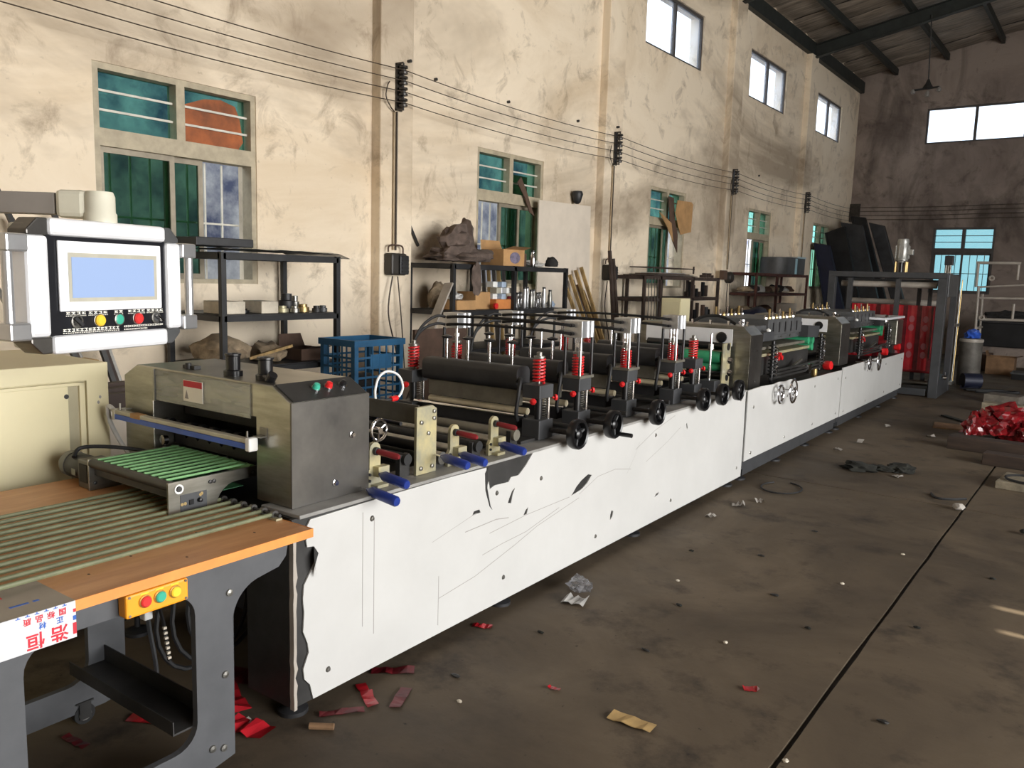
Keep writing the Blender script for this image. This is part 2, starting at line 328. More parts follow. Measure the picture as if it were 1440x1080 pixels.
# ------------------------------------------------------------------ the room
WX, FY, RX, BY = -5.8, 22.1, 8.0, -8.0          # left wall, far wall, right wall, back wall
def grid_wall(mb, u0, u1, z0, z1, holes, a, b, axis):
    """wall slab between a and b (thickness) with rectangular holes; axis 'x': wall at x=const, u=y; 'y': wall at y=const, u=x"""
    us = sorted({u0, u1, *[h[0] for h in holes], *[h[1] for h in holes]}); zs = sorted({z0, z1, *[h[2] for h in holes], *[h[3] for h in holes]})
    def solid(i, j):
        if not (0 <= i < len(us) - 1 and 0 <= j < len(zs) - 1): return False
        cu, cz = (us[i] + us[i + 1]) / 2, (zs[j] + zs[j + 1]) / 2
        return not any(h[0] < cu < h[1] and h[2] < cz < h[3] for h in holes)
    def Q(u, z, d): return (d, u, z) if axis == 'x' else (u, d, z)
    for i in range(len(us) - 1):
        for j in range(len(zs) - 1):
            if not solid(i, j): continue
            A, B, C, D = us[i], us[i + 1], zs[j], zs[j + 1]
            for d in (a, b): mb.add([Q(A, C, d), Q(B, C, d), Q(B, D, d), Q(A, D, d)], [(0, 1, 2, 3)])
            for di, dj, p, q in ((-1, 0, (A, C), (A, D)), (1, 0, (B, C), (B, D)), (0, -1, (A, C), (B, C)), (0, 1, (A, D), (B, D))):
                if not solid(i + di, j + dj): mb.add([Q(*p, a), Q(*q, a), Q(*q, b), Q(*p, b)], [(0, 1, 2, 3)])
    return mb
WZ0, WZ1, TZ0, TZ1, HZ0, HZ1 = 1.46, 2.97, 2.41, 2.53, 4.92, 5.76
LOW = [(2.90, 4.22), (7.07, 8.34), (11.14, 12.38), (15.12, 16.36), (19.12, 20.36)]
HIGH = [(6.6, 8.56), (10.77, 12.72), (14.76, 16.72), (18.77, 20.66)]
PIL = [(1.36, 1.74), (5.50, 5.93), (9.58, 10.02), (13.74, 14.18), (17.82, 18.26)]
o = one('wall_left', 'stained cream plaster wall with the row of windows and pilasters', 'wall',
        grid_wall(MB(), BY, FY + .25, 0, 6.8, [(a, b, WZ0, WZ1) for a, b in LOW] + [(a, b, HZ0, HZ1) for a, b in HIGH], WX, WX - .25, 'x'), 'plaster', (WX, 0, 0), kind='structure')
for y, z in ((5.85, 3.58), (6.36, 3.53), (7.58, 3.53), (9.05, 3.56), (9.85, 3.6), (15.5, 3.6)): P(o, 'anchor_bolt', MB().cyl((WX, y, z), (WX + (.16 if y in (5.85, 9.85) else .03), y, z), .016, 8), 'dark_steel')
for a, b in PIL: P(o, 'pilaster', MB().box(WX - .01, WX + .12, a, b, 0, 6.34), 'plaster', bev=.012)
fh = [(-3.84, -2.53, WZ0, 3.02), (-4.22, -0.10, 5.0, 5.83)]
one('wall_far', 'sooty brown plaster end wall with one low and one high window', 'wall', grid_wall(MB(), WX, RX + .25, 0, 8.3, fh, FY, FY + .25, 'y'), 'plaster_far', (0, FY, 0), kind='structure')
one('wall_right', 'plaster side wall with the wide open loading door', 'wall', grid_wall(MB(), BY, FY + .25, 0, 6.78, [(-1.3, 8.5, 0, 4.9), (4.63, 4.68, 5.61, 5.94), (4.31, 4.35, 5.62, 5.90)], RX, RX + .25, 'x'), 'plaster_far', (RX, 0, 0), kind='structure')  # unseen wall; the two thin slits are added to shape the sun slivers
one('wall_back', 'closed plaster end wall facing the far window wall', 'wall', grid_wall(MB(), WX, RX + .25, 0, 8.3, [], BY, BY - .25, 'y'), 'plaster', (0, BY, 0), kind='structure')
# floor: base and cast slabs with open joints
fl = one('floor', 'dark worn concrete floor cast in wide slabs', 'floor', MB().box(WX - .3, RX + .3, BY - .3, FY + .3, -.12, -.012), 'dark_inside', (0, 8, 0), kind='structure')
xs = [WX, -3.9, -.775, 2.35, RX]; ys = [BY, -1.6, 6.62, 14.8, FY]
for i in range(4):
    for j in range(4):
        w = .009; mb = MB(); n = 30 if j in (1, 2) else 10
        x0, x1, y0, y1 = xs[i] + w, xs[i + 1] - w, ys[j] + w, ys[j + 1] - w
        jag = lambda k: .007 * noise.noise(Vector((k * 1.7, i * 3.3, j)))
        L = [(x0 + jag(k), y0 + (y1 - y0) * k / n) for k in range(n + 1)] + [(x1 + jag(k + 50), y1 - (y1 - y0) * k / n) for k in range(n + 1)]
        P(fl, 'floor_slab', mb.prism(L, -.03, 0, 'z'), 'concrete')
# roof
RIDGE = 1.1
def rz(x): return 6.40 + .195 * (min(x, 2 * RIDGE - x) + 5.8)
rf = one('ceiling', 'dark pitched roof of sagging insulated sheets', 'roof', MB().prism([(WX - .3, rz(WX - .3) + .37), (RIDGE, rz(RIDGE) + .37), (RX + .3, rz(RX + .3) + .37), (RX + .3, rz(RX + .3) + .45), (RIDGE, rz(RIDGE) + .45), (WX - .3, rz(WX - .3) + .45)], BY - .3, FY + .3, 'y'), 'roof_steel', (0, 8, 6), kind='structure')
PUR = [-4.98, -3.88, -2.77, -1.66, -.55, .55, 1.7, 2.8, 3.9, 5, 6.1, 7.2]
for x in PUR: P(rf, 'purlin', MB().box(x - .035, x + .035, BY, FY, rz(x) + .13, rz(x) + .27), 'roof_steel')
P(rf, 'eave_purlin', MB().box(WX + .0, WX + .1, BY, FY, 6.34, 6.6), 'roof_steel')
for y in (-2.4, 1.6, 5.72, 9.8, 13.96, 18.04):
    for a, b in ((WX + .12, RIDGE), (RIDGE, RX)):
        mb = MB()
        mb.beam((a, y, rz(a)), (b, y, rz(b)), .012, .26); mb.beam((a, y, rz(a) - .125), (b, y, rz(b) - .125), .13, .014); mb.beam((a, y, rz(a) + .125), (b, y, rz(b) + .125), .13, .014)
        P(rf, 'rafter', mb, 'roof_steel')
def sheet(y0, y1, x0, x1, seed, nx, ny):
    mb = MB(); V = []; Fc = []
    for i in range(nx + 1):
        x = x0 + (x1 - x0) * i / nx; near = min(abs(x - p) for p in PUR + [WX]) / .55
        for j in range(ny + 1):
            t = j / ny; y = y0 + (y1 - y0) * t + .03 * noise.noise(Vector((x * 1.3, y0, seed)))
            sag = -.035 * min(1, near) * (1 - abs(2 * t - 1)) - .025 * abs(noise.noise(Vector((x * 2.2, y * 1.5, seed * 1.7)))) + (.03 if j in (0, ny) else 0)
            V.append((x, y, rz(x) + .29 + sag + .02 * abs(noise.noise(Vector((x * 3, y0 * 3, 2))))))
    for i in range(nx):
        for j in range(ny): k = i * (ny + 1) + j; Fc.append((k, k + 1, k + ny + 2, k + ny + 1))
    return mb.add(V, Fc)
ye = [BY, 2, 6.5]
while ye[-1] < FY - .3: ye.append(ye[-1] + .93)
ye[-1] = FY
for k in range(len(ye) - 1):
    nx, ny = (26, 8) if k > 1 else (8, 4)
    P(rf, 'roof_sheet', sheet(ye[k] + .012, ye[k + 1] - .012, WX, RIDGE - .02, k, nx, ny), 'roof_foil', smooth=True)
P(rf, 'roof_sheet', sheet(BY, FY, RIDGE + .02, RX, 99, 8, 20), 'roof_foil')
P(rf, 'ridge_cap', MB().box(RIDGE - .1, RIDGE + .1, BY, FY, rz(RIDGE) + .22, rz(RIDGE) + .25), 'roof_steel')

# ------------------------------------------------------------------ windows
def low_window(idx, y0, y1, open_side, label, split=.5, extra=None, dark=False, axis='x', pl=WX, zt=WZ1):
    w = thing('window_%d' % idx, label, 'window', (pl, (y0 + y1) / 2, WZ0) if axis == 'x' else ((y0 + y1) / 2, pl, WZ0), kind='structure')
    def B(a, b, c, d, e0, e1):           # along, height, depth behind the wall face
        if axis == 'x': return MB().box(pl - e1, pl - e0, a, b, c, d)
        return MB().box(a, b, pl + e0, pl + e1, c, d)
    fm, sm = ('frame_dark', 'frame_dark') if dark else ('frame_paint', 'sash')
    ym = (y0 + y1) / 2; t = .045
    for a, b, c, d in ((y0, y0 + t, WZ0, zt), (y1 - t, y1, WZ0, zt), (y0 + t, y1 - t, zt - t, zt), (y0 + t, y1 - t, WZ0, WZ0 + .035), (y0 + t, y1 - t, TZ0, TZ1), (ym - .035, ym + .035, TZ1, zt - t)):
        P(w, 'frame', B(a, b, c, d, .01, .13), fm)
    for s, (a, b) in enumerate(((y0 + t, ym - .035), (ym + .035, y1 - t))):
        P(w, 'pane', B(a, b, TZ1, zt - t, .10, .105), 'glass_cyan' if dark else 'glass_teal')
        for q in (1, 2): P(w, 'glazing_bar', B(a, b, TZ1 + (zt - t - TZ1) * q / 3 - .008, TZ1 + (zt - t - TZ1) * q / 3 + .008, .06, .075), 'frame_dark' if dark else 'bar_white')
    # sliding sashes
    L = y1 - y0 - 2 * t; A = y0 + t
    S = {'right': [(0, .47), (.42, .68)], 'left': [(.36, .70), (.56, 1)], 'none': [(0, .52), (.48, 1)]}[open_side]
    for q, (a, b) in enumerate(S):
        a, b = A + a * L, A + b * L; e = .05 + .035 * q; c, d = WZ0 + .035, TZ0; sw = .04
        s = P(w, 'sash', B(a, a + sw, c, d, e, e + .025), sm)
        for aa, bb, cc, dd in ((b - sw, b, c, d), (a + sw, b - sw, c, c + sw), (a + sw, b - sw, d - sw, d)): P(s, 'rail', B(aa, bb, cc, dd, e, e + .025), sm)
        P(s, 'pane', B(a + sw, b - sw, c + sw, d - sw, e + .01, e + .014), 'glass_cyan' if dark else 'glass_green')
    n = 8
    for k in range(1, n): P(w, 'security_bar', B(A + L * k / n - .007, A + L * k / n + .007, WZ0, TZ0, .19, .204), 'bar_white')
    P(w, 'security_bar', B(A, A + L, 1.93, 1.945, .186, .208), 'bar_white')
    return w
low_window(1, *LOW[0], 'right', 'large low window with a dark green sash, its right third slid open')
low_window(2, *LOW[1], 'left', 'low window beside the leaning white board, bars showing on its left')
low_window(3, *LOW[2], 'right', 'low window with flattened cardboard jammed into its upper light')
low_window(4, *LOW[3], 'left', 'narrow looking low window above the rusty rack with the drum')
low_window(5, *LOW[4], 'none', 'low window half hidden by the dark leaning plates')
low_window(6, -3.84, -2.53, 'none', 'bright cyan window low in the sooty end wall', dark=True, axis='y', pl=FY, zt=3.02)
def high_window(idx, u0, u1, z0, z1, n, axis, pl, label):
    w = thing('window_%d' % idx, label, 'window', (pl, (u0 + u1) / 2, z0) if axis == 'x' else ((u0 + u1) / 2, pl, z0), kind='structure')
    def B(a, b, c, d, e0, e1): return MB().box(pl - e1, pl - e0, a, b, c, d) if axis == 'x' else MB().box(a, b, pl + e0, pl + e1, c, d)
    t = .04
    for a, b, c, d in ((u0, u0 + t, z0, z1), (u1 - t, u1, z0, z1), (u0 + t, u1 - t, z1 - t, z1), (u0 + t, u1 - t, z0, z0 + t)): P(w, 'frame', B(a, b, c, d, .03, .09), 'frame_dark')
    for k in range(n):
        a = u0 + t + (u1 - u0 - 2 * t) * k / n; b = u0 + t + (u1 - u0 - 2 * t) * (k + 1) / n
        P(w, 'pane', B(a, b, z0 + t, z1 - t, .06, .066), 'glass_clear')
        if k: P(w, 'mullion', B(a - .03, a + .03, z0 + t, z1 - t, .03, .09), 'frame_dark')
for k, (a, b) in enumerate(HIGH):
    high_window(7 + k, a, b, HZ0, HZ1, 2, 'x', WX, ['high two pane window over the shelf with cardboard boxes', 'high two pane window over the rusty bar rack', 'high two pane window over the drum rack', 'high two pane window next to the room corner'][k])
high_window(11, -4.22, -.10, 5.0, 5.83, 4, 'y', FY, 'long bright window strip high in the end wall')
# outside: the neighbouring wall and ground that show through the panes
tag(one('exterior_wall', 'mottled blue grey yard wall outside the windows', 'wall', MB().box(-9.9, -9.6, BY, 26, -.05, 4.9), 'ext_wall', (-9.75, 8, 0)), kind='structure')
tag(one('exterior_ground', 'bare ground of the yard outside', 'ground', MB().box(-40, WX - .26, BY - 10, 60, -.3, -.05), 'ext_ground', (-10, 8, 0)), kind='structure')
tag(one('exterior_ground', 'bare ground of the yard beyond the end wall', 'ground', MB().box(WX - .26, 40, FY + .27, 60, -.3, -.05), 'ext_ground', (5, 30, 0)), kind='structure')
tag(one('exterior_ground', 'pale concrete apron outside the loading door', 'ground', MB().box(RX + .27, 40, BY - 10, FY + .26, -.3, -.02), 'ext_ground', (12, 8, 0)), kind='structure')
one('brown_board', 'rusty orange brown board tucked behind the upper light bars of the large window', 'sheet',
    MB().prism([(3.602, 2.532), (4.10, 2.532), (4.15, 2.60), (4.12, 2.78), (4.08, 2.87), (3.95, 2.90), (3.80, 2.88), (3.602, 2.80)], -5.896, -5.880, 'x'), 'rusty_sheet', (-5.89, 3.9, 2.53))
# ------------------------------------------------------------------ wires on insulator racks, conduits, switch boxes
IZ = [3.17, 3.27, 3.37, 3.465]; IY = [1.55, 5.72, 9.83, 13.97, 18.05]
for k, y in enumerate(IY):
    if k == 0: lab = 'dark four spool insulator rack before the large window'
    else: lab = ['', 'dark four spool insulator rack on the first pilaster past the large window', 'dark four spool insulator rack above the leaning timber strips', 'dark four spool insulator rack between the cardboard window and drum rack', 'dark four spool insulator rack nearest the room corner'][k]
    x = WX + .12; t = thing('insulator_rack', lab, 'insulator', (x, y, 3.31), group='insulator racks along the wall')
    P(t, 'bracket', MB().box(x, x + .02, y - .04, y + .04, 3.10, 3.53).box(x, x + .10, y - .04, y - .03, 3.515, 3.53).box(x, x + .1, y - .04, y - .03, 3.10, 3.115), 'porcelain')
    P(t, 'bolt', MB().cyl((x + .07, y, 3.10), (x + .07, y, 3.53), .008), 'dark_steel')
    for z in IZ:
        P(t, 'spool', MB().lathe([(.018, -.038), (.04, -.036), (.042, -.018), (.022, -.008), (.022, .008), (.042, .018), (.04, .036), (.018, .038)], (x + .07, y, z), n=14), 'porcelain', smooth=True)
for q, z in enumerate(IZ):
    pts = []; Y = [-2.4] + IY + [21.6]
    for a, b in zip(Y[:-1], Y[1:]):
        for i in range(12):
            t = i / 12; pts.append((WX + .20 + .0 * t, a + (b - a) * t, z - .05 * 4 * t * (1 - t) * (1 if b - a > 3.9 else .8)))
    pts.append((WX + .2, 21.6, z))
    one('overhead_wire', ['lowest', 'second lowest', 'second highest', 'highest'][q] + ' bare wire strung along the left wall', 'wire', MB().tube(pts, .0048, 6), 'wire_dark', (WX + .2, 8, z), group='wires on the left wall')
    one('overhead_wire', ['lowest', 'second lowest', 'second highest', 'highest'][q] + ' bare wire strung across the end wall', 'wire',
        MB().tube([(WX + .15 + (RX - WX - .2) * i / 24, FY - .12, z + .06 - .02 * math.sin(i * PI / 6) ** 2) for i in range(25)], .006, 6), 'wire_dark', (0, FY - .12, z), group='wires on the end wall')
t = thing('insulator_rack', 'dark flat insulator rack standing in the room corner', 'insulator', (WX + .16, FY - .1, 3.3), group='insulator racks along the wall')
P(t, 'bracket', MB().box(WX + .02, WX + .26, FY - .14, FY - .1, 3.18, 3.62), 'porcelain')
P(t, 'strap', MB().box(WX + .1, WX + .18, FY - .1, FY, 3.3, 3.36).box(WX + .1, WX + .18, FY - .1, FY, 3.45, 3.5), 'porcelain')
BOXY = [5.66, 9.73, 13.94]
for k, y in enumerate((5.66, 9.77, 13.92, 18.0)):
    z0 = [1.80, 1.80, 1.80, 2.1][k]
    t = thing('conduit_pipe', ['thin conduit dropping to the switch box with a meter plate', 'thin conduit dropping to the switch box by the timber strips', 'thin conduit dropping to the round switch box', 'thin conduit dropping behind the steel drum'][k], 'conduit', (WX + .13, y, z0))
    P(t, 'pipe', MB().cyl((WX + .135, y, z0), (WX + .135, y, 3.09), .011, 8), 'conduit')
    P(t, 'pipe', MB().cyl((WX + .135, y + .035, z0), (WX + .135, y + .035, 3.09), .009, 8), 'wire_dark')
    P(t, 'loop', MB().tube(catmull([(WX + .14, y, 3.08), (WX + .16, y - .08, 3.12), (WX + .165, y - .14, 3.2), (WX + .165, y - .12, 3.3), (WX + .15, y - .08, 3.34)], 5), .006, 6), 'wire_dark')
for k, y in enumerate(BOXY):
    lab = ['dark knife switch box with louvered cover at the end of the black shelf', 'black switch box over the timber strips', 'round black switch housing at the end of the rusty rack'][k]
    x = WX + .12; t = thing('switch_box', lab, 'switch', (x, y, 1.62), group='switch boxes on the pilasters')
    if k == 2:
        P(t, 'housing', MB().lathe([(.02, 0), (.10, .01), (.105, .08), (.08, .12), (.02, .13)], (x, y, 1.66), (1, 0, 0), 10), 'switch_dark', smooth=True)
        P(t, 'terminal_box', MB().box(x, x + .08, y - .30, y - .14, 1.62, 1.78), 'dark_brown', bev=.005)
    else:
        P(t, 'housing', MB().box(x, x + .11, y - .11, y + .10, 1.56, 1.77), 'switch_dark', bev=.02)
        P(t, 'cover', MB().box(x + .11, x + .135, y - .02, y + .10, 1.57, 1.75), 'black_paint', bev=.01)
        P(t, 'handle', MB().tube(catmull([(x + .05, y - .1, 1.78), (x + .05, y - .08, 1.84), (x + .05, y + .08, 1.84), (x + .05, y + .1, 1.77)], 5), .008), 'dark_brown')
        for q in range(4): P(t, 'louver', MB().box(x + .13, x + .142, y + .0, y + .09, 1.59 + .035 * q, 1.605 + .035 * q), 'dark_steel')
    P(t, 'cable', MB().tube(catmull([(x + .06, y - .05, 1.55), (x + .08, y - .12, 1.2), (x + .1, y - .02, .8), (x + .1, y + .1, .3)], 6), .007), 'wire_dark')
    P(t, 'cable', MB().tube(catmull([(x + .06, y + .02, 1.55), (x + .08, y + .06, 1.1), (x + .09, y + .1, .6), (x + .09, y + .12, .25)], 6), .006), 'wire_dark')
one('wall_lamp_bracket', 'small black bell shaped fitting above the white board', 'fitting', MB().lathe([(.02, 0), (.045, .02), (.075, .12), (.06, .16), (.0, .16)], (WX + .08, 9.0, 2.52), n=14).cyl((WX, 9.05, 2.58), (WX + .08, 9.02, 2.58), .012), 'black_paint', (WX, 9.0, 2.55), smooth=True)
one('pull_stick', 'short dark iron bar fixed slantwise on the wall by the meter switch', 'bar', MB().beam((WX + .02, 6.0, 2.06), (WX + .02, 6.13, 1.86), .02, .025), 'dark_steel', (WX, 6.06, 1.96))
# pendant high in the hall
t = thing('pendant_lamp', 'bare pendant lamp cluster hanging on a rod from the roof', 'lamp', (-3.47, 18, 5.38))
P(t, 'rod', MB().cyl((-3.52, 18, 6.8), (-3.47, 18, 5.55), .012, 8), 'dark_steel')
P(t, 'canopy', MB().lathe([(.02, .18), (.05, .1), (.10, .02), (.06, 0), (.02, 0)], (-3.47, 18, 5.42), n=14), 'dark_steel', smooth=True)
for dx in (-.26, 0, .2): P(t, 'bulb', MB().lathe([(.0, -.07 if dx == 0 else -.04), (.035, -.05 if dx == 0 else -.02), (.04, .02), (.02, .06)], (-3.47 + dx, 18, 5.33 + (.05 if dx else 0)), n=10), 'bulb_grey', smooth=True)
P(t, 'crossbar', MB().cyl((-3.73, 18, 5.42), (-3.27, 18, 5.44), .02, 8), 'dark_steel')
# ------------------------------------------------------------------ bag making machine, first section (machine frame coordinates)
XN, XF = -2.15, -3.36       # near and far side of the machine bed
def ragged(u, z0, z1, n, amp, seed):
    return [(u + amp * (noise.noise(Vector((k * .9, seed, 0))) + .5 * noise.noise(Vector((k * 2.3, seed, 4)))), z0 + (z1 - z0) * k / n) for k in range(n + 1)]
mc = thing('bag_making_machine', 'long bag making machine with torn white side panel and stainless cutter hood', 'machine', (-2.75, 4.0, 0), 'M')
P(mc, 'base_frame', MB().box(XN - .03, XN - .1, 1.79, 6.24, .60, .742).box(XN - .03, XN - .1, 1.79, 6.24, .06, .13).box(XF, XF + .07, 1.79, 6.24, .60, .742).box(XF, XF + .07, 1.79, 6.24, .06, .13)
  .box(XN - .03, XN - .1, 1.79, 1.86, .06, .74).box(XN - .03, XN - .1, 6.17, 6.24, .06, .74).box(XF, XF + .07, 1.79, 1.86, .06, .74).box(XF, XF + .07, 6.17, 6.24, .06, .74).box(XF + .07, XN - .1, 1.79, 1.85, .6, .7).box(XF + .07, XN - .1, 6.18, 6.24, .06, .7), 'dark_steel')
P(mc, 'end_plate', MB().box(XN - .26, XN - .028, 1.772, 1.786, .055, .728), 'dark_steel')
P(mc, 'bed_tray', MB().box(XF + .05, XN - .1, 1.9, 6.2, .54, .58), 'dark_inside')
P(mc, 'back_panel', MB().box(XF - .012, XF - .002, 1.79, 6.24, .08, .745), 'dark_steel')
P(mc, 'back_plate', MB().box(XN - .026, XN - .012, 1.775, 6.24, .055, .745), 'dark_steel')
# torn white protective film on the side panel
zt = lambda y: .735 + .022 * (y - 1.83) / 4.4
left = [(1.86, .06), (1.845, .12), (1.82, .15), (1.815, .19), (1.84, .245), (1.835, .28), (1.815, .33), (1.82, .40), (1.815, .45), (1.82, .50), (1.845, .535), (1.87, .57), (1.885, .60), (1.865, .63), (1.835, .635), (1.83, .66), (1.84, .685), (1.835, .71), (1.85, .732)]
outline = [(6.225, .065), (6.235, .30), (6.225, .757)]
outline += [(5.2, .752), (4.2, .747), (3.27, .741), (3.24, .742)]
outline += [(3.18, .690), (3.12, .652), (3.06, .655), (3.04, .635), (2.93, .640), (2.895, .630), (2.885, .668), (2.868, .640), (2.865, .735)]
outline += [(2.6, .739), (2.2, .737)] + list(reversed(left))
H = lambda cy, cz, pts: [(cy + a, cz + b) for a, b in pts]
holes = [H(3.72, .483, [(-.10, -.035), (.0, -.022), (.06, .0), (.11, .038), (.07, .05), (.0, .03), (-.05, .005)]),
         H(3.06, .555, [(-.02, -.022), (.006, -.028), (.018, .012), (.035, .042), (.012, .03), (-.01, .0)]),
         H(3.19, .455, [(-.018, -.012), (.012, -.012), (.024, .02), (.004, .012)]),
         H(4.08, .235, [(-.015, -.025), (.012, -.012), (.022, .02), (.0, .03), (-.014, .006)]),
         H(4.68, .23, [(-.03, -.006), (.022, .0), (.03, .016), (-.01, .01)]),
         H(5.1, .62, [(-.012, .018), (.004, -.022), (.016, -.012), (.0, .024)]),
         H(2.80, .545, [(-.03, -.01), (.03, -.01), (.02, .006), (-.02, .006)])]
film = P(mc, 'side_panel', MB().prism(outline, XN - .010, XN - .004, 'x', holes), 'white_film', label='white film panel, torn at one end')
P(film, 'torn_strip', MB().prism([(2.855, .71), (2.875, .735), (2.872, .64), (2.90, .55), (2.915, .53), (2.895, .55), (2.862, .63)], XN - .004, XN - .001, 'x'), 'dark_inside')
P(film, 'curled_edge', MB().prism(ragged(1.772, .05, .72, 22, .004, 3) + list(reversed(ragged(1.785, .05, .72, 22, .009, 8))), XN - .024, XN - .002, 'x'), 'film_back')
P(film, 'loose_flap', MB().add([(XN - .003, 1.885, .60), (XN - .003, 1.865, .63), (XN + .02, 1.845, .60), (XN + .022, 1.85, .55), (XN + .012, 1.862, .52), (XN - .003, 1.87, .56)], [(0, 1, 2, 3, 4, 5)]), 'dark_inside')
def scr(pts, w=.0035): return MB().add([(XN - .0035, a, b + s * w / 2) for a, b in pts for s in (-1, 1)], [(2 * i, 2 * i + 1, 2 * i + 3, 2 * i + 2) for i in range(len(pts) - 1)])
for pts, w in (([(2.55, .22), (2.8, .245), (3.1, .31), (3.3, .36), (3.7, .42)], .003), ([(2.72, .47), (2.95, .475), (3.05, .46)], .004), ([(2.9, .42), (3.2, .44), (3.6, .445)], .003), ([(2.85, .33), (3.0, .345), (3.2, .355), (3.5, .41)], .003),
               ([(2.5, .48), (2.65, .51), (2.8, .54)], .002), ([(3.7, .44), (3.9, .5), (4.1, .505), (4.3, .47)], .003), ([(4.35, .58), (4.6, .66), (4.9, .72)], .003), ([(4.5, .48), (4.8, .56), (5.0, .63)], .0025), ([(4.25, .45), (4.35, .55), (4.4, .62)], .002)):
    P(film, 'scratch_mark', scr(pts, w), 'scratch')
for y, z0, z1 in ((2.545, .10, .32), (2.10, .25, .70), (2.16, .2, .66)): P(film, 'scratch_mark', MB().box(XN - .0042, XN - .0035, y, y + .003, z0, z1), 'scratch')
for y, z in ((1.93, .145), (2.15, .665), (2.95, .60), (3.02, .175), (3.32, .6), (4.62, .63), (6.12, .69), (6.12, .15), (4.9, .15), (3.9, .155)):
    P(mc, 'panel_screw', MB().lathe([(.0, .006), (.008, .005), (.012, 0)], (XN - .004, y, z), (1, 0, 0), 10), 'steel')
P(mc, 'deck', MB().box(XN - .21, XN, 1.8, 6.24, .742, .756), 'deck_grey', bev=.003)
P(mc, 'far_deck', MB().box(XF, XF + .22, 1.8, 6.24, .742, .756), 'stainless_dark')
P(mc, 'cross_beam', MB().box(XF + .22, XN - .21, 2.22, 2.36, .70, .75).box(XF + .22, XN - .21, 3.2, 3.3, .7, .75).box(XF + .22, XN - .21, 6.0, 6.2, .7, .75), 'dark_steel')
for y in (1.83, 6.1):
    for x in (XN - .08, XF + .1): P(mc, 'levelling_foot', MB().lathe([(.055, 0), (.055, .015), (.02, .03), (.012, .03), (.012, .075)], (x, y, 0), n=16), 'black_paint', smooth=True)
for y in (3.1, 4.5):
    for x in (XN - .08, XF + .1): P(mc, 'levelling_foot', MB().lathe([(.055, 0), (.055, .015), (.02, .03), (.012, .03), (.012, .075)], (x, y, 0), n=16), 'black_paint', smooth=True)
# ---- cutter hood
hp = [(-2.235, .757), (-2.235, 1.135), (-2.33, 1.186), (-3.20, 1.186), (-3.30, 1.135), (-3.30, .757), (-3.09, .757), (-3.09, 1.062), (-2.425, 1.062), (-2.425, .757)]
hood = P(mc, 'cutter_hood', MB().prism(hp, 1.832, 2.205, 'y'), 'stainless', bev=.004, label='stainless steel cutter hood')
P(hood, 'end_cover', MB().box(-2.236, -2.229, 1.832, 2.205, .757, 1.134), 'stainless_dark')
ch = Vector((.095, 0, -.051)).normalized(); cn = Vector((.051, 0, .095)).normalized()
P(hood, 'button_plate', MB().prism([(-2.233, 1.139), (-2.329, 1.190), (-2.331, 1.186), (-2.237, 1.135)], 1.845, 2.195, 'y'), 'dark_steel')
for y, c in ((1.985, 'btn_green'), (2.045, 'red_plastic'), (2.115, 'black_gloss')):
    c0 = Vector((-2.281, y, 1.166)); b = P(hood, 'push_button', MB().lathe([(.014, 0), (.014, .012), (.011, .022), (.0, .024)], c0, cn, 14), c, smooth=True)
    P(hood, 'button_collar', MB().lathe([(.019, 0), (.019, .006)], c0, cn, 14), 'chrome')
wl = P(hood, 'warning_label', MB().box(-2.86, -2.735, 1.8235, 1.826, 1.075, 1.158), 'ink_white'); P(hood, 'label_header', MB().box(-2.858, -2.737, 1.8228, 1.8236, 1.132, 1.156), 'ink_red')
P(hood, 'label_mark', MB().prism([(-2.85, 1.085), (-2.825, 1.085), (-2.8375, 1.12)], 1.8228, 1.8236, 'y'), 'scratch')
P(hood, 'clear_guard', MB().box(-3.06, -2.45, 1.826, 1.83, 1.055, 1.178), 'plastic_clear')
P(hood, 'guard_edge', MB().box(-3.07, -3.06, 1.822, 1.83, 1.05, 1.18), 'steel')
for x, y in ((-2.655, 1.905), (-2.475, 1.915)):
    P(hood, 'vent_pipe', MB().lathe([(.036, 0), (.036, .02), (.027, .024), (.027, .075), (.031, .078), (.031, .085), (.02, .085), (.02, .05), (.0, .05)], (x, y, 1.186), n=18), 'black_gloss', smooth=True)
P(hood, 'vent_tap', MB().cyl((-2.475, 1.9, 1.2), (-2.41, 1.89, 1.2), .012).cyl((-2.42, 1.89, 1.19), (-2.4, 1.89, 1.215), .018), 'black_gloss')
P(hood, 'top_bracket', MB().box(-2.98, -2.90, 1.9, 1.93, 1.186, 1.2).cyl((-2.94, 1.9, 1.186), (-2.94, 1.9, 1.21), .012), 'dark_steel')
for y, z in ((2.115, .985), (2.03, .815)): P(hood, 'cap_screw', MB().lathe([(.013, 0), (.013, .004), (.008, .005), (.008, .014), (.0, .014)], (-2.229, y, z), (1, 0, 0), 12), 'chrome')
P(hood, 'inner_panel', MB().box(-3.09, -2.425, 2.19, 2.204, .757, 1.062), 'dark_inside')
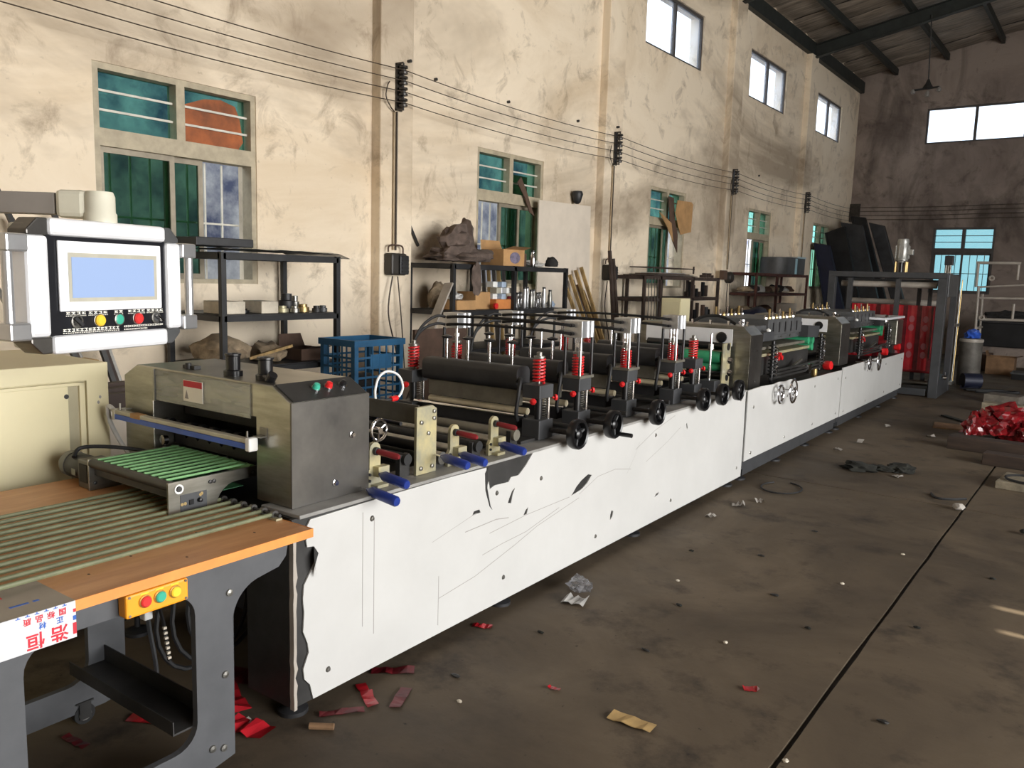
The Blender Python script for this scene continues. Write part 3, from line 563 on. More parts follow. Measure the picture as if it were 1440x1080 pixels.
# knife beam and feed rollers inside the hood mouth
kb = P(mc, 'knife_beam', MB().prism([(-3.08, .86), (-2.43, .86), (-2.43, .935), (-3.08, .935)], 1.92, 1.95, 'y', [[(c + .012 * math.cos(a * PI / 4), .902 + .012 * math.sin(a * PI / 4)) for a in range(8)] for c in (-3.0, -2.92, -2.84, -2.76, -2.68, -2.60, -2.52)]), 'dark_steel')
for k in range(9): P(kb, 'drive_pulley', MB().cyl((-3.06 + .075 * k, 1.88, .955), (-3.03 + .075 * k, 1.88, .955), .022), 'black_gloss')
P(kb, 'pulley_shaft', MB().cyl((-3.09, 1.88, .955), (-2.425, 1.88, .955), .010), 'chrome')
P(kb, 'upper_knife', MB().box(-3.08, -2.43, 1.97, 2.0, .98, 1.05), 'dark_steel')
P(kb, 'eye_bolt', MB().cyl((-3.062, 1.86, .757), (-3.062, 1.86, .87), .008).cyl((-3.062, 1.85, .885), (-3.062, 1.87, .885), .02), 'chrome')
P(kb, 'green_sheet', MB().box(-3.05, -2.5, 2.02, 2.1, 1.02, 1.03), 'green_belt')
P(kb, 'loose_card', MB().add([(-2.62, 1.98, 1.02), (-2.52, 1.95, 1.0), (-2.50, 1.97, 1.045), (-2.60, 2.0, 1.06)], [(0, 1, 2, 3)]), 'paper_tan')
# static bar in front of the hood
sb = P(mc, 'static_bar', MB().box(-3.285, -2.405, 1.775, 1.803, .975, .992), 'bar_grey', bev=.003, label='grey and blue static eliminator bar')
P(sb, 'blue_strip', MB().box(-3.285, -2.405, 1.774, 1.804, .955, .975), 'blue_bar'); P(sb, 'end_block', MB().box(-2.409, -2.383, 1.77, 1.81, .948, .998), 'white_plastic', bev=.006); P(sb, 'end_block', MB().box(-3.30, -3.28, 1.772, 1.806, .95, .996), 'bar_grey', bev=.005)
P(sb, 'bracket', MB().box(-2.40, -2.36, 1.80, 1.834, .998, 1.002).box(-2.40, -2.36, 1.828, 1.832, .99, 1.03).cyl((-2.42, 1.79, .99), (-2.42, 1.79, 1.018), .004), 'steel'); P(sb, 'bracket', MB().box(-3.28, -3.25, 1.79, 1.834, .994, .998).cyl((-3.265, 1.79, .99), (-3.265, 1.79, 1.02), .004), 'steel')
P(sb, 'air_hose', MB().tube(catmull([(-3.30, 1.79, .98), (-3.34, 1.78, 1.0), (-3.345, 1.79, .93), (-3.32, 1.82, .84), (-3.27, 1.84, .78)], 6), .010), 'foil_clear', smooth=True)
P(sb, 'tape', MB().box(-3.16, -3.09, 1.773, 1.8045, .9745, .9935), 'cardboard')
# ---- guide rollers over the bed
for y, z, r, m in ((2.30, .80, .028, 'steel'), (2.44, .83, .024, 'black_rubber'), (2.56, .86, .022, 'black_rubber'), (2.66, .80, .028, 'steel'), (2.80, .80, .03, 'steel'), (2.92, .81, .026, 'black_rubber'), (3.10, .80, .03, 'steel'), (3.22, .82, .028, 'grey_plate')):
    q = P(mc, 'guide_roller', MB().cyl((XF + .12, y, z), (XN - .09, y, z), r, 16), m, smooth=True)
    for x in (XF + .12, XN - .12): P(q, 'bearing', MB().box(x - .012, x + .012, y - .03, y + .03, .756, z + .02), 'dark_steel')
def screwdriver(parent, p, L=.155, r=.020, dirv=(1, -.05, -.10)):
    d = Vector(dirv).normalized(); p = Vector(p)
    h = P(parent, 'blue_handle', MB().lathe([(.006, 0), (.011, .012), (r, .03), (r, L - .008), (r * .8, L), (0, L)], p + d * .02, d, 10), 'blue_handle', smooth=True)
    P(parent, 'handle_shank', MB().cyl(p - d * .03, p + d * .025, .004), 'chrome')
def bracket(y, tall, red=True, wheel=False):
    pl = [(y - .045, .757), (y + .045, .757), (y + .045, .80), (y + .03, .83), (y + .03, tall - .03)] + arc(y, tall - .03, .03, 0, PI, 6) + [(y - .03, .83), (y - .045, .81)]
    b = P(mc, 'tension_bracket', MB().prism(pl, XN - .10, XN - .085, 'x'), 'zinc', bev=.002)
    P(b, 'foot_plate', MB().box(XN - .13, XN - .05, y - .02, y + .04, .757, .769), 'zinc')
    P(b, 'clamp_block', MB().box(XN - .09, XN - .055, y - .01, y + .05, .80, .84), 'zinc')
    for dy in (-.03, -.03): pass
    for z in (.785, .81): P(b, 'cap_screw', MB().cyl((XN - .085, y - .032, z), (XN - .078, y - .032, z), .006), 'black_paint')
    if red:
        P(b, 'red_handle', MB().lathe([(.010, 0), (.013, .02), (.013, .098), (.008, .108), (0, .108)], (XN - .078, y, tall - .035), (1, .15, -.1), 12), 'dark_red', smooth=True)
        P(b, 'handle_nut', MB().cyl((XN - .095, y, tall - .035), (XN - .07, y, tall - .035), .016), 'black_paint')
    screwdriver(b, (XN - .075, y - .005, .815))
    if wheel:
        hw = P(b, 'handwheel', MB().tube([(XN - .085 + .0 * a, y + .02 + .042 * math.cos(a * PI / 9), tall + .045 + .042 * math.sin(a * PI / 9)) for a in range(18)], .006, 8, True), 'chrome', smooth=True)
        P(b, 'wheel_hub', MB().cyl((XN - .11, y + .02, tall + .045), (XN - .075, y + .02, tall + .045), .012), 'chrome')
        for k in range(3): P(b, 'spoke', MB().cyl((XN - .085, y + .02, tall + .045), (XN - .085, y + .02 + .04 * math.cos(k * 2.09 + .5), tall + .045 + .04 * math.sin(k * 2.09 + .5)), .004, 6), 'chrome')
bracket(2.245, .935, wheel=True); bracket(2.735, .94); bracket(3.03, .94)
screwdriver(mc, (XN - .06, 2.16, .772), L=.165, r=.021)
gp = P(mc, 'gusset_plate', MB().prism([(2.475, .757), (2.60, .757), (2.60, 1.03), (2.575, 1.045), (2.475, 1.045)], XN - .09, XN - .075, 'x'), 'zinc', bev=.002)
P(gp, 'channel', MB().box(XF + .15, XN - .09, 2.50, 2.505, .97, 1.05).box(XF + .15, XN - .09, 2.5, 2.58, .97, .975), 'grey_plate'); P(gp, 'gusset_plate_inner', MB().box(XF + .13, XF + .145, 2.475, 2.6, .757, 1.045), 'zinc')
for y, z in ((2.50, .98), (2.58, .99), (2.58, 1.02), (2.545, .93), (2.50, .785), (2.57, .785)): P(gp, 'cap_screw', MB().lathe([(.009, 0), (.009, .007), (0, .009)], (XN - .075, y, z), (1, 0, 0), 10), 'steel')
screwdriver(gp, (XN - .06, 2.59, .83))
# sensor and white cable loop
se = P(mc, 'sensor_head', MB().box(-2.63, -2.57, 2.59, 2.65, .94, 1.02), 'dark_blue', bev=.004)
P(se, 'sensor_window', MB().box(-2.571, -2.567, 2.605, 2.635, .955, .985), 'blue_bar'); P(se, 'sensor_rod', MB().cyl((-2.6, 2.5, 1.005), (-2.6, 2.76, 1.015), .007), 'black_paint')
P(se, 'red_plug', MB().cyl((-2.6, 2.71, 1.013), (-2.6, 2.75, 1.015), .013), 'red_plastic')
P(se, 'cable_loop', MB().tube(catmull([(-2.6, 2.612, 1.02), (-2.6, 2.61, 1.07), (-2.6, 2.635, 1.125), (-2.6, 2.69, 1.145), (-2.6, 2.76, 1.12), (-2.6, 2.79, 1.065), (-2.6, 2.77, 1.025), (-2.6, 2.74, 1.015)], 7), .0055), 'white_plastic', smooth=True)
P(mc, 'sensor_bar', MB().cyl((XF + .13, 2.62, .93), (XN - .3, 2.62, .93), .009), 'black_paint')
# ---- sealing heads
def knob(parent, p, m='red_plastic', r=.016, d=(1, 0, 0)): return P(parent, 'star_knob', MB().lathe([(.006, 0), (.006, .012), (r, .014), (r * 1.05, .026), (0, .032)], p, d, 9), m)
def sealing_head(y, cyl, rods=4, spring_on=True, yr=0):
    bm_ = P(mc, 'sealing_head', MB(Matrix.Translation((0, y, 0))).prism(rrect(-.06, .06, 1.0, 1.125, .035, 4), -3.06, -2.405, 'x'), 'black_paint', smooth=True, label='black sealing crossbeam with spring columns')
    P(bm_, 'seal_bar', MB().box(-3.04, -2.42, y - .022, y + .022, .915, .998), 'grey_plate'); P(bm_, 'anvil', MB().box(-3.06, -2.40, y - .05, y + .05, .80, .872), 'black_paint', bev=.004)
    P(bm_, 'seal_pad', MB().cyl((-3.06, y + .015, .885), (-2.38, y + .015, .885), .019, 12), 'cream_rubber', smooth=True)
    P(bm_, 'pull_rod', MB().cyl((-3.1, y - .075, .875), (-2.34, y - .075, .875), .009, 10), 'chrome')
    for k in range(rods):
        x = -2.93 + .15 * k
        r_ = P(bm_, 'adjusting_rod', MB().cyl((x, y + yr, 1.12), (x, y + yr, 1.235), .0075, 10), 'chrome', smooth=True)
        P(bm_, 'rod_knob', MB().lathe([(.006, 0), (.030, .006), (.032, .014), (.010, .022), (0, .024)], (x, y + yr, 1.235), n=12), 'black_gloss')
    for x, s in ((-2.30, 1), (-3.17, -1)):
        P(bm_, 'lower_block', MB().box(x - .055, x + .055, y - .075, y + .055, .762, .862), 'dark_grey_paint', bev=.004)
        P(bm_, 'upper_block', MB().box(x - .055, x + .055, y - .08, y + .05, .975, 1.045), 'dark_grey_paint', bev=.004)
        P(bm_, 'column', MB().cyl((x + .01, y - .02, .756), (x + .01, y - .02, .98), .02, 12), 'black_gloss', smooth=True)
        P(bm_, 'thread_spring', MB().spring((x + .01, y + .03), .013, .86, .975, 9, .003, 4, 10), 'steel')
        P(bm_, 'guide_pin', MB().cyl((x + .035, y + .035, .756), (x + .035, y + .035, 1.04), .009, 10), 'chrome', smooth=True)
        if spring_on:
            P(bm_, 'pressure_spring', MB().spring((x, y - .01), .029, 1.05, 1.165 if cyl else 1.18, 7.5, .0062), 'red_spring', smooth=True, label='red coil spring')
            P(bm_, 'spring_bolt', MB().cyl((x, y - .01, 1.04), (x, y - .01, 1.2), .010, 10).lathe([(.03, 1.178), (.03, 1.188), (.015, 1.19), (.015, 1.208), (0, 1.212)], (x, y - .01, 0)), 'steel', smooth=True)
        if cyl:
            P(bm_, 'head_plate', MB().box(x - .065, x + .06, y - .085, y + .065, 1.045, 1.06), 'grey_plate')
            for dx in (-.05, .048):
                for dy in (-.07, .052): P(bm_, 'head_post', MB().cyl((x + dx, y + dy, 1.06), (x + dx, y + dy, 1.27), .0095, 10), 'black_gloss' if dx * dy > 0 else 'chrome', smooth=True)
            cy_ = [(-.058, -.075), (.056, -.075), (.056, -.03), (.05, -.025), (.05, -.005), (.056, 0), (.056, .02), (.05, .025), (.05, .04), (.056, .045), (.056, .06), (-.058, .06)]
            cp = P(bm_, 'air_cylinder', MB(Matrix.Translation((x, y, 0))).prism(cy_, 1.268, 1.36, 'z'), 'alu', bev=.002, label='brushed aluminium air cylinder')
            P(bm_, 'piston_rod', MB().cyl((x, y - .01, 1.2), (x, y - .01, 1.27), .009).cyl((x, y - .01, 1.215), (x, y - .01, 1.235), .016, 8), 'chrome', smooth=True)
            for z in (1.29, 1.335): P(bm_, 'hose_fitting', MB().cyl((x, y - .075, z), (x, y - .105, z), .010, 8), 'black_gloss')
        knob(bm_, (x + .03, y - .09, .965), d=(.3, -1, 0)); 
        if s > 0: knob(bm_, (x + .035, y + .07, .968), d=(.5, 1, 0))
    P(bm_, 'loop_hose', MB().tube(catmull([(-2.40, y - .06, 1.05), (-2.36, y - .09, 1.07), (-2.345, y - .12, 1.02), (-2.36, y - .12, .9), (-2.38, y - .08, .85)], 6), .010), 'black_rubber', smooth=True)
    return bm_
YS = [3.50, 3.89, 4.46, 5.14, 5.49]
sealing_head(YS[0], False); sealing_head(YS[1], True); sealing_head(YS[2], True, 3); sealing_head(YS[3], True, 3); sealing_head(YS[4], False, 1)
for ys in YS[1:4]:
    for q, z in enumerate((1.29, 1.335)):
        P(mc, 'air_hose', MB().tube(catmull([(-2.30, ys - .104, z), (-2.36, ys - .125, z + .006), (-2.5, ys - .14, z + .012), (-2.75, ys - .145, z + .016), (-2.98, ys - .14, z + .012), (-3.11, ys - .125, z + .006), (-3.17, ys - .104, z)], 6), .0085, 6), 'black_rubber', smooth=True)
        P(mc, 'air_hose', MB().tube(catmull([(-3.185, ys - .104, z), (-3.22, ys - .15, z + .004), (-3.26, ys - .22, z - .03 - .02 * q), (-3.285, ys - .27, 1.18), (-3.29, ys - .29, 1.0), (-3.28, ys - .29, .76)], 6), .0085, 6), 'black_rubber', smooth=True)
gs = P(mc, 'gauge_stand', MB().box(-2.355, -2.235, 5.76, 5.88, .762, .86), 'dark_grey_paint', bev=.004)
P(gs, 'threaded_rod', MB().cyl((-2.295, 5.8, .86), (-2.295, 5.8, 1.21), .009, 10), 'chrome'); P(gs, 'thread_spring', MB().spring((-2.295, 5.8), .011, .87, .97, 10, .003, 4, 10), 'steel'); P(gs, 'lock_nut', MB().cyl((-2.295, 5.8, 1.09), (-2.295, 5.8, 1.13), .022, 6), 'steel')
def handwheel(parent, y, z, x=-2.08, r=.078, black=True, crank=False, rot=.3, axle=.1):
    m = 'black_gloss' if black else 'chrome'
    prof = [(r - .016, -.012), (r - .004, -.022), (r, -.012), (r, .018), (r - .006, .026), (r - .016, .02), (r - .016, -.012)] if black else None
    h = P(parent, 'handwheel', MB().lathe(prof, (x, y, z), (1, 0, 0), 28) if black else MB().tube([(x, y + r * math.cos(a * PI / 12), z + r * math.sin(a * PI / 12)) for a in range(24)], .010, 8, True), m, smooth=True)
    P(h, 'hub', MB().lathe([(.026, -.03), (.026, .012), (.016, .02), (0, .02)], (x, y, z), (1, 0, 0), 14), m, smooth=True)
    P(h, 'axle', MB().cyl((x, y, z), (x - axle, y, z), .013, 10), 'dark_steel' if black else 'chrome')
    for k in range(3): a = rot + k * 2 * PI / 3; P(h, 'spoke', MB().beam((x, y + .015 * math.cos(a), z + .015 * math.sin(a)), (x, y + (r - .01) * math.cos(a), z + (r - .01) * math.sin(a)), .012, .016, (1, 0, 0)), 'gun_grey' if black else 'chrome')
    if crank: a = -1.0; P(h, 'crank_grip', MB().cyl((x + .02, y + (r - .012) * math.cos(a), z + (r - .012) * math.sin(a)), (x + .10, y + (r - .012) * math.cos(a), z + (r - .012) * math.sin(a)), .012, 12), 'black_gloss', smooth=True)
    return h
for k, y in enumerate((3.53, 3.91, 4.465, 5.18, 5.52, 5.84)): handwheel(mc, y, .803, crank=(k == 1), rot=.3 + .5 * k, axle=.16)
for y in (3.6, 4.2, 4.8, 5.3): P(mc, 'threaded_spindle', MB().cyl((XF + .1, y + .1, .80), (XN - .05, y + .1, .80), .013, 10), 'dark_steel')
P(mc, 'slide_rail', MB().box(XN - .2, XN - .12, 3.3, 6.2, .757, .772).box(XF + .12, XF + .2, 3.3, 6.2, .757, .772), 'dark_steel')
P(mc, 'inner_cover', MB().box(XF + .25, XN - .25, 3.32, 6.15, .70, .74), 'dark_inside')

# ------------------------------------------------------------------ middle and end sections
def portal(parent, y0, y1, z1, full=True):
    pr = [(-2.245, .70), (-2.245, z1 - .07), (-2.32, z1), (-3.22, z1), (-3.30, z1 - .07), (-3.30, .70), (-3.10, .70), (-3.10, z1 - .2), (-2.415, z1 - .2), (-2.415, .70)]
    p = P(parent, 'portal_cover', MB().prism(pr, y0, y1, 'y'), 'stainless', bev=.004, label='stainless steel portal cover')
    P(p, 'end_cover', MB().box(-2.246, -2.24, y0, y1, .70, z1 - .072), 'stainless_dark')
    P(p, 'white_band', MB().box(-3.18, -2.40, y0 - .006, y0, z1 - .17, z1 - .03), 'alu_white'); P(p, 'round_plug', MB().lathe([(.045, 0), (.045, .008), (.03, .01), (0, .01)], (-2.49, y0 - .006, z1 - .10), (0, -1, 0), 16), 'black_gloss')
    for z in (.78, z1 - .2): P(p, 'cap_screw', MB().cyl((-2.24, y0 + .12, z), (-2.228, y0 + .12, z), .009, 8), 'chrome')
    for k in range(5): P(p, 'top_bolt', MB().cyl((-2.95 + .16 * k, y0 + .08, z1), (-2.95 + .16 * k, y0 + .08, z1 + .035), .012, 8), 'chrome')
    P(p, 'air_hose', MB().tube(catmull([(-2.8, y0 + .1, z1 + .01), (-2.7, y0 + .12, z1 + .06), (-2.55, y0 + .12, z1 + .065), (-2.42, y0 + .1, z1 + .01)], 6), .012), 'black_rubber', smooth=True)
    P(p, 'regulator', MB().cyl((-2.36, y0 + .1, z1), (-2.36, y0 + .1, z1 + .05), .02, 10).cyl((-2.36, y0 + .04, z1 + .03), (-2.36, y0 + .16, z1 + .03), .013, 10), 'chrome')
    return p
def sealing_bench(parent, y0, y1, zb):
    """heated bench between two spring columns: slotted gun-grey housing with brass bolts, bars and green rollers"""
    h = P(parent, 'heater_housing', MB().box(-3.1, -2.42, y0, y1, zb, zb + .15).box(-3.08, -2.40, y0 + .3, y1 - .1, zb + .05, zb + .2), 'gun_grey', bev=.006, label='grey slotted heater housing')
    L = y1 - y0
    for k in range(5): P(h, 'slot', MB().box(-2.402, -2.396, y0 + .42 + (L - .7) * k / 4, y0 + .445 + (L - .7) * k / 4, zb + .075, zb + .17), 'black_gloss')
    for k in range(4): P(h, 'cap_screw', MB().cyl((-2.40, y0 + .4 + (L - .6) * k / 3, zb + .03), (-2.39, y0 + .4 + (L - .6) * k / 3, zb + .03), .01, 8), 'steel')
    for k in range(9):
        y = y0 + .38 + (L - .6) * k / 8; hh = .035 + .028 * ((k * 5) % 3)
        for x in (-2.46, -2.98): P(h, 'brass_bolt', MB().cyl((x, y, zb + .2), (x, y, zb + .2 + hh), .010, 8).cyl((x, y, zb + .2), (x, y, zb + .215), .018, 6), 'brass' if k % 2 else 'chrome')
    P(h, 'side_wing', MB().prism([(y0 - .04, zb + .02), (y0 + .22, zb + .02), (y0 + .27, zb + .10), (y0 - .04, zb + .10)], -2.44, -2.33, 'x'), 'dark_grey_paint'); P(h, 'wing_knob', MB().lathe([(.02, 0), (.022, .015), (0, .03)], (-2.36, y0 + .18, zb + .10), n=10), 'white_plastic')
    P(h, 'side_wing', MB().prism([(y1 - .1, zb + .0), (y1 + .32, zb - .02), (y1 + .32, zb + .1), (y1 - .1, zb + .12)], -2.44, -2.33, 'x'), 'dark_grey_paint')
    P(h, 'heater_plate', MB().box(-3.08, -2.36, y0 + .02, y1 + .1, zb - .06, zb - .035), 'grey_plate'); P(h, 'lower_plate', MB().box(-3.08, -2.35, y0, y1 + .1, zb - .12, zb - .095), 'zinc'); P(h, 'lower_box', MB().box(-3.06, -2.37, y0 + .05, y1 + .1, zb - .29, zb - .13), 'dark_steel')
    for yy, z in ((y1 - .05, zb - .035), (y1 + .12, zb - .045), (y1 + .1, zb - .105)): P(h, 'green_roller', MB().cyl((-3.08, yy, z), (-2.33, yy, z), .04, 16), 'green_rubber', smooth=True)
    for yy in (y0 + .16, y1 + .30):
        for x in (-2.30, -3.17):
            P(h, 'column', MB().cyl((x, yy, .70), (x, yy, zb + .02), .018, 12), 'black_gloss', smooth=True); P(h, 'column_spring', MB().spring((x, yy), .032, .76, zb - .01, 9, .006), 'dark_steel', smooth=True); P(h, 'column_pin', MB().spring((x + .035, yy + .02), .010, .76, zb - .03, 12, .004, 4, 8), 'chrome')
    for k in range(3): P(h, 'red_clip', MB().cyl((-2.34, y0 + .36 + .05 * k, zb - .15 + .03 * (k % 2)), (-2.30, y0 + .36 + .05 * k, zb - .15 + .03 * (k % 2)), .022, 8), 'red_plastic')
    P(h, 'drive_lever', MB().beam((-2.32, y0 + .75, zb - .28), (-2.28, y0 + 1.0, zb - .2), .02, .02), 'steel'); P(h, 'lever_boss', MB().cyl((-2.34, y1 - .25, zb - .3), (-2.24, y1 - .25, zb - .3), .05, 14), 'chrome', smooth=True)
    for k in range(3): P(h, 'tie_rod', MB().cyl((-2.3, y0 + .1 + .1 * k, .74 + .03 * k), (-2.26, y1 + .2, .74 + .035 * k), .013, 8), 'dark_steel')
    return h
def section(name, label, y0, y1, zn, zf, zbot, steps):
    t = thing(name, label, 'machine', (-2.75, (y0 + y1) / 2, 0), 'M'); zd = min(zn, zf) - .03
    P(t, 'base_frame', MB().box(XN - .03, XN - .1, y0, y1, zd - .14, zd).box(XF, XF + .07, y0, y1, zd - .14, zd).box(XN - .03, XN - .1, y0, y0 + .07, .1, zd - .14).box(XN - .03, XN - .1, y1 - .07, y1, .1, zd - .14).box(XF, XF + .07, y0, y0 + .07, .1, zd).box(XF, XF + .07, y1 - .07, y1, .1, zd).box(XN - .03, XN - .1, y0 + .07, y1 - .07, .045, .175), 'dark_grey_paint')
    P(t, 'bed_tray', MB().box(XF + .07, XN - .1, y0 + .02, y1 - .02, zd - .1, zd - .06), 'dark_inside')
    P(t, 'deck', MB().box(XN - .21, XN - .014, y0, y1, zd, zd + .012).box(XF, XF + .22, y0, y1, zd, zd + .012), 'dark_steel')
    P(t, 'side_panel', MB().prism([(y0 + .004, zbot + .01)] + [(y1, zbot)] + steps, XN - .013, XN - .001, 'x'), 'white_film', bev=.001)
    for k in range(4):
        for z in (zbot + .06, zd - .05): P(t, 'panel_screw', MB().lathe([(.0, .006), (.01, .005), (.014, 0)], (XN - .001, y0 + .15 + (y1 - y0 - .3) * k / 3, z), (1, 0, 0), 8), 'steel')
    for k in range(4):
        y = y0 + .12 + (y1 - y0 - .24) * k / 3
        for x in (XN - .08, XF + .1): P(t, 'levelling_foot', MB().lathe([(.06, 0), (.06, .015), (.02, .03), (.014, .03), (.014, .12)], (x, y, 0), n=14), 'black_paint', smooth=True)
    P(t, 'back_panel', MB().box(XF - .012, XF - .002, y0, y1, .15, zd), 'dark_steel')
    return t, zd
s2, zd = section('heat_sealing_unit', 'middle machine section with a steel portal cover and twin chrome handwheels', 6.265, 9.22, .755, .68, .165,
                 [(9.22, .678), (8.75, .687), (8.0, .694), (7.52, .705), (7.46, .735), (7.36, .742), (7.22, .735), (7.05, .748), (6.9, .74), (6.6, .752), (6.27, .748)])
portal(s2, 6.52, 6.80, 1.235); sealing_bench(s2, 7.12, 8.55, 1.06)
gb = P(s2, 'green_feed_roller', MB().cyl((-3.05, 6.35, .98), (-2.42, 6.35, .98), .05, 16), 'green_rubber', smooth=True); P(s2, 'green_feed_roller', MB().cyl((-3.05, 6.36, .90), (-2.42, 6.36, .90), .035, 16), 'green_rubber', smooth=True)
P(s2, 'black_roller', MB().cyl((-3.1, 6.4, .82), (-2.38, 6.4, .82), .03, 14), 'black_gloss', smooth=True); P(s2, 'black_roller', MB().cyl((-3.1, 6.4, 1.07), (-2.38, 6.4, 1.07), .03, 14), 'black_gloss', smooth=True)
P(s2, 'roller_bracket', MB().box(-2.40, -2.385, 6.30, 6.46, .66, 1.1), 'zinc', bev=.003); P(s2, 'bracket_knob', MB().lathe([(.03, 0), (.03, .02), (.02, .04), (0, .045)], (-2.385, 6.4, .96), (1, 0, 0), 12), 'chrome', smooth=True); P(s2, 'bracket_knob', MB().lathe([(.03, 0), (.03, .02), (.02, .04), (0, .045)], (-2.385, 6.4, .86), (1, 0, 0), 12), 'chrome', smooth=True)
handwheel(s2, 7.16, .665, x=-2.06, r=.10, black=False, axle=.2); handwheel(s2, 6.94, .655, x=-2.10, r=.075, black=False, axle=.16)
P(s2, 'red_knob', MB().lathe([(.02, -.03), (.045, -.02), (.05, .02), (.045, .055), (0, .06)], (-2.27, 9.02, .735), (1, -.2, .1), 14), 'red_plastic', smooth=True); P(s2, 'guide_pin', MB().cyl((-2.25, 8.5, .65), (-2.25, 8.5, .74), .03, 10), 'brass', smooth=True)
P(s2, 'red_knob_spindle', MB().cyl((-2.6, 9.05, .735), (-2.27, 9.02, .735), .012, 8), 'chrome')
s3, zd3 = section('perforating_unit', 'end machine section beside the tall unwinding frame', 9.25, 12.75, .68, .66, .150,
                  [(12.75, .655), (11.0, .664), (10.95, .70), (9.26, .70)])
portal(s3, 9.45, 9.82, 1.235); sealing_bench(s3, 10.45, 11.95, 1.06)
ep = P(s3, 'end_cover', MB().box(-2.36, -2.19, 12.32, 12.72, .78, 1.13), 'stainless', bev=.015, label='stainless end cover'); P(s3, 'top_plate', MB().box(-3.2, -2.18, 11.5, 12.74, 1.15, 1.18), 'alu_white', bev=.004)
P(s3, 'top_ring', MB().tube([(-2.23, 11.75 + .07 * math.cos(a * PI / 8), 1.13 + .07 * math.sin(a * PI / 8)) for a in range(16)], .016, 8, True), 'chrome', smooth=True)
P(s3, 'top_plate_post', MB().box(-3.2, -3.1, 12.5, 12.7, .66, 1.15).box(-2.34, -2.26, 12.45, 12.6, .66, .78), 'dark_steel')
handwheel(s3, 10.62, .68, x=-2.06, r=.10, black=False, axle=.2); handwheel(s3, 10.3, .68, x=-2.10, r=.07, black=False, axle=.16); P(s3, 'red_knob', MB().lathe([(.02, -.03), (.045, -.02), (.05, .02), (.045, .055), (0, .06)], (-2.24, 11.75, .72), (1, -.1, .1), 14), 'red_plastic', smooth=True); P(s3, 'red_knob', MB().lathe([(.02, -.03), (.045, -.02), (.05, .02), (.045, .055), (0, .06)], (-2.24, 12.6, .74), (1, -.1, .1), 14), 'red_plastic', smooth=True)
P(s3, 'dark_roller', MB().cyl((-3.1, 12.2, .8), (-2.3, 12.2, .8), .05, 14), 'dark_red', smooth=True)
# ------------------------------------------------------------------ packing table at the delivery end
tb = thing('packing_table', 'wood topped packing table with grey plate legs and green belt cords', 'table', (-2.65, 1.2, 0), 'M')
top = P(tb, 'table_top', MB().box(-3.26, -2.052, .25, 1.768, .712, .740), 'wood', bev=.002)
P(top, 'edge_band', MB().box(-2.052, -2.048, .25, 1.768, .711, .7405), 'wood_edge'); P(top, 'edge_band', MB().box(-3.26, -2.048, 1.768, 1.771, .711, .7405), 'wood_edge')
for x, y in ((-2.2, 1.1), (-2.12, 1.35), (-2.3, 1.5), (-2.16, 1.62), (-2.25, 1.25)): P(top, 'chip_mark', MB().prism([(x + .006 * math.cos(a), y + .004 * math.sin(a)) for a in (0, 1, 2.2, 3.1, 4.4, 5.3)], .7401, .7404, 'z'), 'dark_brown')
def side_frame(x):
    ring = [(.60, .045), (1.40, .045), (1.482, .06), (1.482, .52)] + arc(1.60, .50, .118, PI, PI / 2 + .25, 8)[0:] + [(1.66, .63), (1.69, .66), (1.70, .710), (.60, .710)]
    return P(tb, 'side_frame', MB().prism(ring, x - .012, x + .012, 'x', [list(reversed(rrect(.872, 1.352, .15, .64, .075, 6)))]), 'grey_paint', bev=.002)
sf = side_frame(-2.10); side_frame(-2.74)
for y, z in ((1.45, .34), (1.47, .60), (1.44, .10), (1.40, .115)): P(sf, 'bolt', MB().lathe([(.012, 0), (.011, .006), (0, .008)], (-2.088, y, z), (1, 0, 0), 10), 'steel')
P(tb, 'cross_tray', MB().box(-2.728, -2.112, 1.285, 1.41, .200, .206).box(-2.728, -2.112, 1.285, 1.289, .206, .245).box(-2.728, -2.112, 1.406, 1.41, .206, .262), 'dark_steel')
P(tb, 'top_rail', MB().box(-2.728, -2.112, .62, .68, .64, .711).box(-2.728, -2.112, 1.40, 1.46, .64, .711), 'grey_paint')
P(tb, 'support_arm', MB().box(-3.22, -2.752, .7, .74, .67, .711).box(-3.22, -2.752, 1.4, 1.44, .67, .711).box(-3.22, -3.18, .7, 1.44, .66, .711), 'grey_paint')
for x, y in ((-2.74, 1.33), (-2.74, .75), (-2.12, .72), (-2.16, 1.42)):
    c = P(tb, 'caster', MB().cyl((x - .014, y, .036), (x + .014, y, .036), .036, 20), 'black_rubber', smooth=True); P(c, 'caster_rim', MB().lathe([(.022, -.018), (.022, .018)], (x, y, .036), (1, 0, 0), 14), 'steel', smooth=True)
    P(c, 'caster_fork', MB().box(x - .02, x - .016, y - .02, y + .02, .02, .08).box(x + .016, x + .02, y - .02, y + .02, .02, .08).box(x - .02, x + .02, y - .03, y + .03, .078, .083), 'dark_steel')
cb = P(tb, 'button_box', MB().box(-2.088, -2.045, 1.118, 1.305, .642, .708), 'orange_paint', bev=.006, label='orange push button box')
for y, c in ((1.172, 'btn_red'), (1.216, 'btn_green'), (1.262, 'btn_yellow')):
    P(cb, 'button_ring', MB().lathe([(.0185, 0), (.0185, .004), (.0155, .006)], (-2.045, y, .680), (1, 0, 0), 20), 'gold_ring'); P(cb, 'push_button', MB().lathe([(.0155, 0), (.0155, .009), (.012, .012), (0, .012)], (-2.045, y, .680), (1, 0, 0), 20), c, smooth=True)
    P(cb, 'button_legend', MB().box(-2.0452, -2.0445, y - .012, y + .012, .6995, .7045), 'btn_yellow')
for y in (1.128, 1.296):
    for z in (.650, .702): P(cb, 'corner_screw', MB().cyl((-2.045, y, z), (-2.043, y, z), .004, 8), 'steel')
